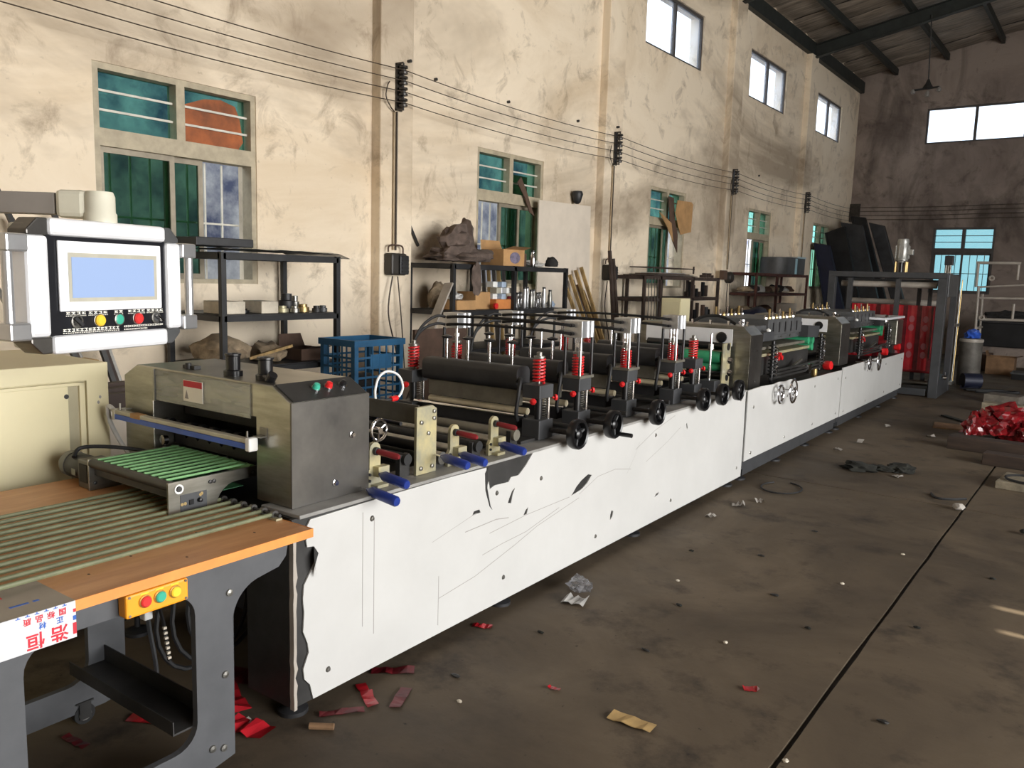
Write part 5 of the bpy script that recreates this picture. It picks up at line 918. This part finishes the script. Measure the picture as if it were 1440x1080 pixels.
# leaning timber strips, steel bars and boards
def lean(name, label, cat, x0, y0, x1, y1, z, w, h, mat, grp=None): return one(name, label, cat, MB().beam((x0, y0, .0 + h * .25), (x1, y1, z), w, h, (1, 0, 0)), mat, (x0, y0, 0), group=grp)
for k in range(5): lean('timber_strip', 'pale timber strip leaning behind the rack with jars', 'timber', -5.77, 7.42 + .09 * k, -5.77, 7.18 + .09 * k, 1.64 + .02 * k, .018, .04, 'timber_light' if k % 2 else 'frame_dark', 'timber strips behind the black rack')
for k in range(8): lean('timber_strip', 'olive timber strip leaning beside the white board', 'timber', -5.12, 9.0 + .065 * k, -5.615, 8.66 + .065 * k, (1.45, 1.62, 1.55, 1.68, 1.5, 1.72, 1.42, 1.3)[k], .022, .045, ('timber_light', 'timber_light', 'frame_dark', 'timber_light', 'cardboard_dark')[k % 5], 'timber strips beside the white board')
for k in range(3): lean('steel_angle', ['tallest', 'second tallest', 'short'][k] + ' dark rusty steel angle standing by the switch box', 'steel bar', -5.30, 9.56 + .10 * k, -5.50, 9.50 + .10 * k, (1.95, 1.85, 1.0)[k], .05, .03, 'rust_steel', 'steel angles by the switch box')
for k in range(8): lean('steel_tube', 'bare steel tube leaning on the wall behind the operator panel', 'steel tube', -5.0 - .03 * k, 2.72 + .035 * k, -5.72, 2.16 + .075 * k, 1.5 + .18 * ((k * 3) % 4), .03, .03, ('steel', 'dark_steel', 'rust_steel', 'steel')[k % 4], 'steel tubes behind the operator panel')
one('white_board', 'tall off white board leaning against the wall', 'board', MB().prism([(8.12, 0), (9.36, 0), (9.27, 2.51), (8.10, 2.49)], 0, .02, 'x'), 'board_white', (0, 0, 0)).location = (-5.70, 0, 0)
bd = one('plywood_board', 'dark brown board leaning behind the blue crate', 'panel', MB().box(-4.72, -4.69, 4.95, 5.62, 0, 1.12), 'dark_brown', (-4.7, 5.3, 0))
one('leaning_plank', 'pale plank leaning slantwise behind the blue crate', 'plank', MB().beam((-4.95, 4.80, .03), (-5.16, 5.905, 1.5), .02, .10, (1, 0, 0)), 'film_back', (-5, 5.2, 0))
# blue crates
def crate(label, x0, x1, y0, y1, z0, h):
    t = thing('plastic_crate', label, 'crate', ((x0 + x1) / 2, (y0 + y1) / 2, z0), group='blue plastic crates')
    P(t, 'floor_grid', MB().box(x0, x1, y0, y1, z0, z0 + .012), 'blue_crate'); P(t, 'rim', MB().box(x0 - .012, x1 + .012, y0 - .012, y0 + .008, z0 + h - .05, z0 + h).box(x0 - .012, x1 + .012, y1 - .008, y1 + .012, z0 + h - .05, z0 + h).box(x0 - .012, x0 + .008, y0 + .008, y1 - .008, z0 + h - .05, z0 + h).box(x1 - .008, x1 + .012, y0 + .008, y1 - .008, z0 + h - .05, z0 + h), 'blue_crate')
    for x in (x0, x1 - .04):
        for y in (y0, y1 - .04): P(t, 'corner_post', MB().box(x, x + .04, y, y + .04, z0 + .012, z0 + h - .05), 'blue_crate')
    nz_ = 6
    for k in range(1, nz_):
        z = z0 + (h - .06) * k / nz_
        for a in ((x0 + .04, x1 - .04, y0, y0 + .008), (x0 + .04, x1 - .04, y1 - .008, y1), (x0, x0 + .008, y0 + .04, y1 - .04), (x1 - .008, x1, y0 + .04, y1 - .04)): P(t, 'slat', MB().box(*a, z - .008, z + .008), 'blue_crate')
    for k in range(1, 6):
        y = y0 + .04 + (y1 - y0 - .08) * k / 6; P(t, 'rib', MB().box(x1 - .006, x1 + .002, y - .006, y + .006, z0 + .012, z0 + h - .05), 'blue_crate')
        x = x0 + .04 + (x1 - x0 - .08) * k / 6; P(t, 'rib', MB().box(x - .006, x + .006, y0 - .002, y0 + .006, z0 + .012, z0 + h - .05), 'blue_crate')
    P(t, 'carry_panel', MB().box(x1 - .007, x1 + .001, y0 + .16, y1 - .13, z0 + h * .56, z0 + h * .78), 'blue_crate')
    return t
crate('blue slatted plastic crate, the upper one of the stack behind the machine', -4.99, -4.60, 4.20, 4.72, .55, .52); crate('blue slatted plastic crate, the lower one of the stack behind the machine', -4.99, -4.60, 4.20, 4.72, 0, .548)
one('dark_bundle', 'dark bundle stuffed inside the blue crate', 'bundle', MB().blob((-4.79, 4.46, .685), (.10, .14, .11), 31, .3), 'cloth_dark', (-4.8, 4.46, .6), smooth=True)
# low pile by the cabinet
one('white_block', 'grey white block on the floor behind the beige cabinet', 'block', MB().box(-4.75, -4.3, 2.02, 2.4, .35, .82), 'board_white', (-4.5, 2.2, 0)); one('dark_crate', 'low dark brown chest carrying the white block', 'chest', MB().box(-4.8, -4.2, 1.95, 2.5, 0, .35), 'dark_brown', (-4.5, 2.2, 0), bev=.005)
for k in range(5): one('iron_bar', 'rusty iron bar stacked on the white block', 'iron bar', MB().box(-4.76 + .1 * k, -4.69 + .1 * k, 1.98, 2.5, .82, .90 + .015 * (k % 2)), 'rust_steel', (-4.7 + .1 * k, 2.2, .82), group='iron bars on the white block')
one('wood_block', 'square timber block standing on the iron bars', 'timber', MB().box(-4.72, -4.56, 2.12, 2.26, .915, 1.06), 'timber_light', (-4.6, 2.2, .9), bev=.003)
# beige electric box behind the machine
t = thing('electric_cabinet', 'narrow beige electric cabinet standing behind the sealing heads', 'cabinet', (-4.43, 9.33, 0)); P(t, 'body', MB().box(-4.56, -4.30, 9.2, 9.47, 0, 1.37), 'beige_cab', bev=.006); P(t, 'door', MB().box(-4.55, -4.31, 9.192, 9.2, .05, 1.33), 'beige_cab', bev=.003); P(t, 'lock', MB().cyl((-4.33, 9.185, .7), (-4.33, 9.192, .7), .012), 'dark_steel')
# rack 3 load
for k in range(4): one('steel_sheet', 'thin sheet offcut lying on the rusty rack top', 'sheet', MB().box(-5.7 + .03 * k, -5.22 - .02 * k, 10.25 + .12 * k, 11.7 - .1 * k, 1.641 + .013 * k, 1.652 + .013 * k), ('rust_steel', 'steel', 'dark_brown', 'alu')[k], (-5.45, 11, 1.64 + .013 * k), group='sheet offcuts on the rusty rack')
one('wire_frame', 'flat rectangular wire frame lying on the rusty rack', 'frame', MB().tube([(-5.3, 10.35, 1.76), (-5.3, 11.75, 1.76), (-5.65, 11.75, 1.76), (-5.65, 10.35, 1.76)], .008, 6, True).beam((-5.3, 10.4, 1.69), (-5.3, 10.4, 1.76), .012, .012).beam((-5.3, 11.72, 1.69), (-5.3, 11.72, 1.80), .02, .02), 'rust_steel', (-5.45, 11, 1.7))
for k in range(5): one('clamp', 'small rusty clamp at the end of the rack top', 'clamp', MB().box(-5.3, -5.24, 11.95 + .09 * k, 12.0 + .09 * k, 1.64, 1.68 + .03 * (k % 2)), 'rust_steel', (-5.27, 12 + .09 * k, 1.64), group='clamps on the rusty rack')
for k in range(13):
    y = 10.55 + .145 * k + .03 * ((k * 5) % 3); hgt = .64 + .035 * ((k * 7) % 4)
    if min(abs(y - q) for q in (10.42, 11.5, 12.45)) < .07: y += .08
    one('flat_bar', 'dark flat bar standing upright in the rusty rack', 'flat bar', MB().box(-5.3, -5.26, y, y + .05 + .02 * (k % 3), .505, .505 + hgt), ('dark_plate', 'rust_steel', 'dark_brown', 'gun_grey')[k % 4], (-5.28, y, .5), group='flat bars upright in the rusty rack')
for k in range(7):
    y = 11.56 + .12 * k; one('short_bar', 'short dark bar standing on the middle board of the rusty rack', 'bar', MB().box(-5.36, -5.32, y, y + .06, 1.345, 1.42 + .05 * ((k * 3) % 4)), ('rust_steel', 'dark_plate')[k % 2], (-5.34, y, 1.345), group='short bars on the rusty rack')
for k in range(4): one('hanging_wire', 'thin dark wire hanging down beside the rusty rack', 'wire', MB().tube([(-5.1745, 10.02 + .09 * k, 1.61), (-5.165, 10.03 + .09 * k, 1.2), (-5.17, 10.02 + .09 * k, .7)], .006, 6), 'wire_dark', (-5.17, 10 + .1 * k, .7), group='wires hanging by the rusty rack')
# rack 4 load
t = thing('steel_drum', 'wide open grey steel drum lying on the reddish rack', 'drum', (-5.47, 16.25, 1.76))
P(t, 'shell', MB().prism([(x, y) for x, y in rrect(-5.74, -5.2, 15.55, 17.0, .24, 8)], 1.762, 2.08, 'z', [list(reversed(rrect(-5.71, -5.23, 15.6, 16.95, .21, 8)))]), 'drum_grey', smooth=True); P(t, 'seam_strip', MB().box(-5.201, -5.193, 16.18, 16.3, 1.77, 2.07), 'alu'); P(t, 'lid_strip', MB().box(-5.42, -5.2, 16.3, 16.85, 2.08, 2.11), 'alu')
for k in range(12):
    z = 1.40 if k < 8 else 1.02; y = 14.12 + .33 * (k % 8) + (.05 if k > 7 else 0)
    one('rack_bundle', 'dusty bundle of parts on the reddish rack', 'bundle', MB().blob((-5.4, y, z + .05), (.14, .12, .06 + .02 * (k % 3)), 40 + k, .5, 2.6, 2, flat=True), ('cloth_beige', 'cloth_dark', 'foil_clear', 'dark_brown')[k % 4], (-5.4, y, z), group='bundles on the reddish rack')
carton('white_carton', 'long white carton on the lower board of the reddish rack', 'box', -5.5, -5.24, 15.6, 16.6, 1.02, .17, 'board_white'); one('blue_tarpaulin', 'folded dark blue tarpaulin on the floor before the reddish rack', 'tarpaulin', MB().blob((-4.9, 13.3, .55), (.28, .75, .6), 61, .25, 1.6, 3), 'dark_blue', (-4.9, 13.3, 0), smooth=True)
# cardboard in the window
def flap(name, label, pts, mat, th=.01): return one(name, label, 'cardboard', MB().prism(pts, 0, th, 'x'), mat, (0, pts[0][0], pts[0][1]))
flap('cardboard_flap', 'flat brown cardboard sheet stuck in the third window', [(11.80, 2.62), (12.02, 2.30), (12.40, 2.36), (12.42, 2.80), (12.36, 2.83), (11.86, 2.82)], 'cardboard').location.x = -5.70
flap('cardboard_flap', 'torn dark cardboard strip hanging in the third window', [(11.62, 2.86), (11.70, 2.50), (11.82, 2.20), (12.02, 2.02), (12.0, 2.3), (11.88, 2.5), (11.80, 2.85)], 'dark_brown').location.x = -5.74
flap('cardboard_flap', 'small torn paper flap pointing left in the third window', [(11.30, 2.60), (11.6, 2.38), (11.82, 2.18), (11.72, 2.46), (11.5, 2.54)], 'cardboard').location.x = -5.72
flap('cardboard_flap', 'dark rag of cardboard poking from the second window', [(7.83, 2.73), (7.95, 2.58), (8.04, 2.42), (8.13, 2.30), (8.02, 2.34), (7.92, 2.50), (7.76, 2.66)], 'dark_brown').location.x = -5.77
flap('cardboard_flap', 'square brown cardboard behind the second window pane', [(7.78, 2.54), (8.24, 2.54), (8.24, 2.78), (7.80, 2.78)], 'cardboard_dark').location.x = -5.98
# dark plates in the corner
for k, (pts, y, m, lab) in enumerate((([(-5.1, 0), (-4.62, 0), (-5.36, 2.45), (-5.70, 2.5)], 18.9, 'dark_blue', 'dark blue panel leaning lowest in the room corner'), ([(-4.86, 0), (-4.4, 0), (-5.2, 2.9), (-5.62, 2.75)], 19.4, 'dark_plate', 'black panel leaning behind the dark blue one'), ([(-4.62, 0), (-4.1, 0), (-4.95, 2.95), (-5.42, 3.02)], 19.9, 'dark_plate2', 'broad charcoal panel leaning in the room corner'), ([(-4.4, 0), (-4.0, 0), (-5.02, 3.16), (-5.35, 3.2)], 20.4, 'dark_plate', 'tall black panel leaning at the back of the corner'), ([(-3.95, 0), (-3.7, 0), (-4.7, 3.0), (-5.05, 3.08)], 20.9, 'dark_plate2', 'narrow charcoal panel leaning outermost in the corner'))):
    t = thing('metal_sheet', lab, 'metal sheet', (-4.9, y, 0), group='dark panels in the corner'); P(t, 'sheet', MB().prism(pts, y, y + .14, 'y'), m, bev=.01)
    a, b = Vector((pts[0][0], 0, pts[0][1])), Vector((pts[3][0], 0, pts[3][1])); P(t, 'edge_rib', MB().beam((a.x + .03, y - .01, a.z + .02), (b.x + .03, y - .01, b.z - .02), .02, .04, (0, 1, 0)), m)
# ------------------------------------------------------------------ right side of the hall
t = thing('pipe_rack', 'pale steel tube rack with rings standing near the end wall', 'rack', (-1.8, 16.5, 0))
for a, b, w in (((-2.10, 16.5, 1.62), (-2.10, 16.5, 2.04), .045), ((-2.13, 16.5, 2.045), (-1.46, 16.5, 2.045), .05), ((-1.49, 16.5, 1.76), (-1.49, 16.5, 2.02), .045), ((-2.02, 16.5, 0), (-2.06, 16.5, 1.64), .045), ((-2.06, 16.5, 1.62), (-1.1, 16.5, 1.70), .03), ((-2.04, 16.5, 1.43), (-1.1, 16.5, 1.45), .04), ((-1.98, 16.5, 1.06), (-1.1, 16.5, 1.075), .05), ((-1.5, 16.5, 1.08), (-1.5, 16.5, 1.35), .045), ((-1.1, 16.5, 0), (-1.1, 16.5, 2.0), .045), ((-2.02, 17.1, 0), (-2.06, 17.1, 1.5), .045), ((-2.02, 16.5, .9), (-2.02, 17.1, .9), .04)):
    P(t, 'tube', MB().cyl(a, b, w / 2, 10), 'pipe_white', smooth=True)
for x, z in ((-1.87, 1.78), (-1.96, 1.09)): P(t, 'ring', MB().tube([(x + .035 * math.cos(a * PI / 8), 16.46, z + .035 * math.sin(a * PI / 8)) for a in range(16)], .015, 6, True), 'pipe_white', smooth=True)
t = thing('dark_tank', 'long black machine chest standing on a grey sill by the end wall', 'chest', (-1.4, 19.9, 0)); P(t, 'body', MB().box(-2.42, -.2, 19.6, 20.4, .40, .90), 'dark_plate', bev=.02); P(t, 'lid', MB().box(-2.44, -.18, 19.58, 20.42, .90, .93), 'black_paint'); P(t, 'sill', MB().box(-2.3, -.3, 19.7, 20.3, 0, .40), 'plaster_far')
one('cable_heap', 'dark heap of cable on top of the black chest', 'cable', MB().blob((-1.85, 19.9, 1.02), (.42, .2, .12), 71, .5, 2.5, 3, flat=True), 'cloth_dark', (-1.8, 19.9, .93))
carton('slumped_carton', 'brown carton on the floor before the black chest', 'box', -1.96, -1.5, 17.7, 18.15, 0, .33, 'cardboard_dark', True); one('grey_carton', 'crushed grey brown carton behind the brown one', 'box', MB().box(-2.25, -1.95, 18.3, 18.7, 0, .34), 'dark_brown', (-2.1, 18.5, 0), bev=.02)
t = thing('folded_panels', 'dark flat panels stacked on the floor right of the carton', 'panel', (-1.2, 17.2, 0)); P(t, 'panel', MB().box(-1.46, -.7, 16.95, 17.5, 0, .10), 'dark_plate'); P(t, 'panel', MB().box(-1.48, -.7, 16.93, 17.5, .10, .125), 'gun_grey')
t = thing('grey_drum', 'dull grey cylinder with cloth top beside the unwinding frame', 'drum', (-1.95, 15.2, 0)); P(t, 'shell', MB().lathe([(.16, 0), (.17, .02), (.17, .76), (.15, .78), (0, .78)], (-1.93, 15.3, 0), n=20), 'drum_dull', smooth=True); P(t, 'rim', MB().lathe([(.175, .72), (.18, .74), (.175, .77)], (-1.93, 15.3, 0), n=20), 'pipe_white', smooth=True)
one('blue_rag', 'crumpled blue rag on top of the grey drum', 'rag', MB().blob((-1.93, 15.3, .82), (.11, .11, .10), 77, .4, 3, flat=True), 'blue_bar', (-1.93, 15.3, .79), smooth=True); one('dark_motor', 'dark blue motor on the floor behind the unwinding frame', 'motor', MB().cyl((-1.93, 14.72, .13), (-1.70, 14.85, .13), .12, 16).box(-1.95, -1.7, 14.7, 14.95, 0, .05), 'dark_blue', (-1.8, 14.8, 0), smooth=True)
one('black_tangle', 'tangled black cable on the floor by the unwinding frame', 'cable', MB().tube(catmull([(-1.72 + .25 * math.cos(k * 1.9) + .06 * k, 14.35 + .12 * math.sin(k * 2.3), .02 + .012 * (k % 4)) for k in range(10)], 5), .02, 6), 'black_rubber', (-1.5, 14.3, 0))
# floor pieces
def slab(name, label, cat, x0, x1, y0, y1, h, rot, mat, bev=.006): return one(name, label, cat, MB().box(x0, x1, y0, y1, 0, h, Matrix.Rotation(rot, 3, 'Z')), mat, ((x0 + x1) / 2, (y0 + y1) / 2, 0), bev=bev)
slab('concrete_block', 'grey weathered concrete slab lying flat on the floor', 'block', -1.42, -.98, 13.15, 13.5, .12, -.15, 'block_grey'); slab('brick_block', 'pale greenish block behind the red film heap', 'block', -1.32, -.86, 12.0, 12.2, .14, -.1, 'block_pale')
slab('timber_beam', 'thick dark timber beam lying before the red film heap', 'timber', -1.26, -.1, 9.02, 9.22, .13, -.06, 'timber'); slab('timber_beam', 'shorter dark timber beam with a flat end', 'timber', -.88, -.05, 8.42, 8.6, .11, -.08, 'timber')
slab('foam_block', 'pale square foam block with a black cable on it', 'block', -.66, -.2, 7.50, 7.95, .06, -.08, 'block_pale')
one('black_cable', 'black cable looped over the pale foam block', 'cable', MB().tube(catmull([(-.30, 7.82, .073), (-.52, 7.84, .073), (-.62, 7.72, .073), (-.58, 7.58, .073), (-.42, 7.53, .073), (-.2, 7.6, .073)], 7), .010, 6), 'black_rubber', (-.5, 7.7, .1), smooth=True)
t = thing('red_film_heap', 'crumpled heap of shiny red packaging film', 'film heap', (-.9, 10.1, 0))
for k, (x, y, z, a, b, c) in enumerate(((-1.13, 9.75, .12, .10, .10, .13), (-1.05, 9.9, .22, .11, .12, .09), (-.98, 9.85, .12, .14, .12, .13), (-.86, 9.95, .26, .17, .15, .12), (-.78, 10.0, .14, .16, .15, .16), (-.62, 9.9, .12, .16, .15, .12), (-.45, 9.95, .15, .16, .16, .15), (-1.0, 10.05, .1, .12, .12, .1), (-1.16, 9.62, .05, .03, .05, .08))): P(t, 'film_fold', MB().blob((x, y, z), (a, b, c), 80 + k, .62, 2.5, 3, flat=(z < .13)), 'red_film', label='folded red film')
mb = MB().blob((-1.69, 7.40, .02), (.12, .10, .045), 90, .6, 2.6, 3, True).blob((-1.53, 7.50, .02), (.09, .05, .03), 91, .6, 2.6, 3, True).blob((-1.40, 7.60, .02), (.11, .09, .045), 92, .6, 2.6, 3, True)
one('oily_rag', 'black oily rag stretched on the concrete', 'rag', mb, 'rag_dark', (-1.55, 7.5, 0), smooth=True)
one('floor_cable', 'thin black cable coiled beside the machine foot', 'cable', MB().tube([(-1.96 + .17 * math.cos(a * .3 + 2.5) - .004 * a, 6.28 + .20 * math.sin(a * .3 + 2.5), .008) for a in range(18)], .006, 6), 'black_rubber', (-2, 6.2, 0)); one('floor_cable', 'bent piece of dark cable on the slab joint', 'cable', MB().tube(catmull([(-1.04, 6.92, .008), (-.98, 6.80, .008), (-.88, 6.84, .008), (-.80, 6.93, .008)], 6), .010, 6), 'black_rubber', (-.93, 6.85, 0)); one('dark_strip', 'dark flat strip lying across the floor by the red heap', 'strip', MB().beam((-1.65, 11.3, .012), (-1.35, 10.95, .012), .07, .02), 'rag_dark', (-1.5, 11.1, 0))
slab('board_piece', 'thin worn brown board lying on the floor', 'board', -1.62, -1.1, 10.3, 10.7, .012, .12, 'cardboard_dark', 0)
def scrap(name, label, cat, x, y, w, h, rot, mat, bend=.02, grp=None, seed=0):
    mb = MB(); n = 6; V = []
    for i in range(n + 1):
        for j in (0, 1):
            u = (i / n - .5) * w; v = (j - .5) * h * (1 + .3 * noise.noise(Vector((i * .8, j, seed)))); V.append((x + u * math.cos(rot) - v * math.sin(rot), y + u * math.sin(rot) + v * math.cos(rot), .003 + bend * abs(noise.noise(Vector((i * .7, j * .4, seed * 2.1))))))
    mb.add(V, [(2 * i, 2 * i + 1, 2 * i + 3, 2 * i + 2) for i in range(n)]).add([(a, b, c + .002) for a, b, c in V], [(2 * i, 2 * i + 1, 2 * i + 3, 2 * i + 2) for i in range(n)])
    return one(name, label, cat, mb, mat, (x, y, 0), group=grp)
scrap('paper_scrap', 'large torn tan paper scrap on the open floor', 'paper', -1.27, 2.50, .17, .06, .05, 'paper_tan', .015, seed=3)
for k, (x, y, w, h, r, m, lab) in enumerate(((-2.14, 2.02, .19, .04, -.5, 'film_print', 'bright red printed film strip beside the machine corner'), (-2.03, 2.09, .15, .045, -1.1, 'red_film_dark', 'dark red film strip lying slantwise near the machine corner'), (-2.20, 2.22, .17, .05, .7, 'red_film_dark', 'red film strip tucked under the panel edge'), (-2.12, 1.88, .16, .03, .9, 'red_film_dark', 'narrow dark red film sliver by the levelling foot'), (-2.19, 2.78, .09, .04, .4, 'film_print', 'small bright red film wrapper under the white panel'), (-1.02, 3.02, .06, .035, .6, 'film_print', 'tiny red film scrap on the open floor'), (-1.62, 2.52, .05, .02, .1, 'film_print', 'thin red film scrap near the tan paper'), (-2.28, 1.60, .16, .09, .3, 'film_print', 'red and white film wrapper by the table leg'), (-2.66, 1.19, .12, .03, .1, 'red_film_dark', 'dark red film strip beneath the packing table'), (-2.60, 1.42, .16, .05, .5, 'film_print', 'red film wrapper behind the table caster'), (-2.5, 1.68, .22, .08, -.3, 'film_print', 'crumpled red film under the machine end'), (-2.62, 1.80, .2, .1, .4, 'red_film_dark', 'dark red film piled under the machine end'), (-2.46, 1.50, .16, .07, .8, 'film_print', 'red film lump beside the machine end plate'))):
    scrap('film_scrap', lab, 'film scrap', x, y, w, h, r, m, .05 if k in (0, 7, 10, 11, 12) else .015, 'red film scraps', 10 + k)
scrap('film_print_patch', 'white printed wrapper corner by the table leg', 'film scrap', -2.30, 1.615, .06, .07, .3, 'paper', .02, seed=44)
one('plastic_scrap', 'crumpled clear plastic bag under the white panel', 'plastic', MB().blob((-2.08, 3.44, .03), (.055, .05, .04), 51, .6, 3, 3, True), 'plastic_clear', (-2.2, 3.4, 0)); scrap('plastic_scrap', 'flat clear plastic scrap beside the crumpled bag', 'plastic', -2.02, 3.30, .12, .09, .2, 'foil_clear', .05, seed=60)
for k, (x, y, s) in enumerate(((-2.10, 5.15, .07), (-2.06, 5.55, .09), (-1.98, 5.75, .06), (-2.06, 8.1, .08), (-2.0, 8.7, .09), (-2.0, 9.9, .08), (-1.5, 9.6, .08), (-1.37, 7.34, .08))): scrap('paper_scrap', ['grey paper curl under the long panel', 'white paper scrap under the panel seam', 'second white paper scrap under the panel seam', 'pale scrap below the middle section', 'crumpled pale scrap below the middle section', 'pale scrap below the end section', 'small white scrap alone on the far floor', 'white scrap beside the oily rag'][k], 'paper', x, y, s, s * .6, .4 * k, 'paper', .05, seed=70 + k)
one('paper_ball', 'round white paper ball on the slab joint', 'paper', MB().blob((-.80, 6.55, .025), (.04, .04, .03), 66, .3, 2.5, 2, True), 'paper', (-.8, 6.55, 0)); one('bottle_cap', 'dark lump on the floor by the right edge', 'debris', MB().blob((-.36, 6.2, .02), (.03, .03, .02), 67, .3, 2.5, 2, True), 'rag_dark', (-.36, 6.2, 0)); one('tube_piece', 'short tan tube piece beside the levelling foot', 'debris', MB().cyl((-2.13, 1.74, .012), (-2.06, 1.79, .012), .012, 8), 'cardboard_dark', (-2.1, 1.77, 0))
spots = [(-1.84, 2.21), (-1.6, 3.6), (-1.5, 3.05), (-1.26, 3.35), (-1.02, 3.75), (-1.28, 4.05), (-1.75, 3.9), (-1.9, 4.4), (-1.55, 4.6), (-1.05, 4.45), (-.62, 4.1), (-.55, 3.1), (-.9, 5.2), (-.42, 5.1), (-1.45, 5.3), (-.75, 2.62), (-1.95, 2.9), (-1.98, 2.35)]
for k, (x, y) in enumerate(spots): one('stone_chip', 'small stone chip or screw on the open concrete floor', 'debris', MB().blob((x, y, .006), (.012 + .006 * (k % 3), .008 + .004 * (k % 2), .007), 100 + k, .4, 2.5, 1, True), ('foam', 'rag_dark', 'dark_steel')[k % 3], (x, y, 0), group='chips on the floor')
# under the packing table: cables, box
t = thing('cable_coil', 'coil of black cable hanging under the machine end', 'cable', (-2.6, 1.9, .3), 'M')
for q in range(3): P(t, 'turn', MB().tube([(-2.62 + .02 * q, 1.70 + .05 * q + .16 * math.cos(a * PI / 10), .30 + .20 * math.sin(a * PI / 10) + .02 * q) for a in range(20)], .009, 6, True), 'black_rubber', smooth=True)
P(t, 'tail', MB().tube(catmull([(-2.62, 1.72, .5), (-2.61, 1.70, .55), (-2.6, 1.70, .585)], 6), .009, 6), 'black_rubber')
t = thing('junction_box', 'dark blue grey box hung among cables under the machine end', 'box', (-2.72, 2.0, .3), 'M'); P(t, 'body', MB().box(-2.84, -2.62, 1.95, 2.12, .22, .52), 'dark_blue', bev=.01); P(t, 'hanger', MB().box(-2.75, -2.71, 1.98, 2.0, .52, .538), 'dark_steel')
t = thing('hanging_cable', 'grey cable with a white plug hanging from the button box', 'cable', (-2.4, 1.45, .4), 'M'); P(t, 'cord', MB().tube(catmull([(-2.20, 1.20, .66), (-2.35, 1.30, .56), (-2.48, 1.42, .46), (-2.52, 1.46, .34), (-2.56, 1.5, .2), (-2.66, 1.56, .06)], 6), .008, 6), 'dark_grey_paint'); P(t, 'plug', MB().box(-2.50, -2.465, 1.41, 1.44, .42, .48), 'white_plastic', bev=.005)
t = thing('chain_cable', 'beaded cable hanging beside the grey plug cable', 'cable', (-2.5, 1.5, .4), 'M'); P(t, 'cord', MB().tube(catmull([(-2.30, 1.33, .66), (-2.40, 1.42, .5), (-2.5, 1.50, .36), (-2.56, 1.55, .2)], 6), .006, 6), 'black_rubber')
for k in range(7): P(t, 'bead', MB().box(-2.49 - .006 * k, -2.48 - .006 * k, 1.485 + .006 * k, 1.497 + .006 * k, .36 - .022 * k, .368 - .022 * k), 'foam')
for k, (x, z) in enumerate(((-2.46, .60), (-2.38, .52), (-2.3, .55))): P(t, 'valve', MB().cyl((x, 1.76, z), (x, 1.70, z), .02, 10), 'chrome', smooth=True)
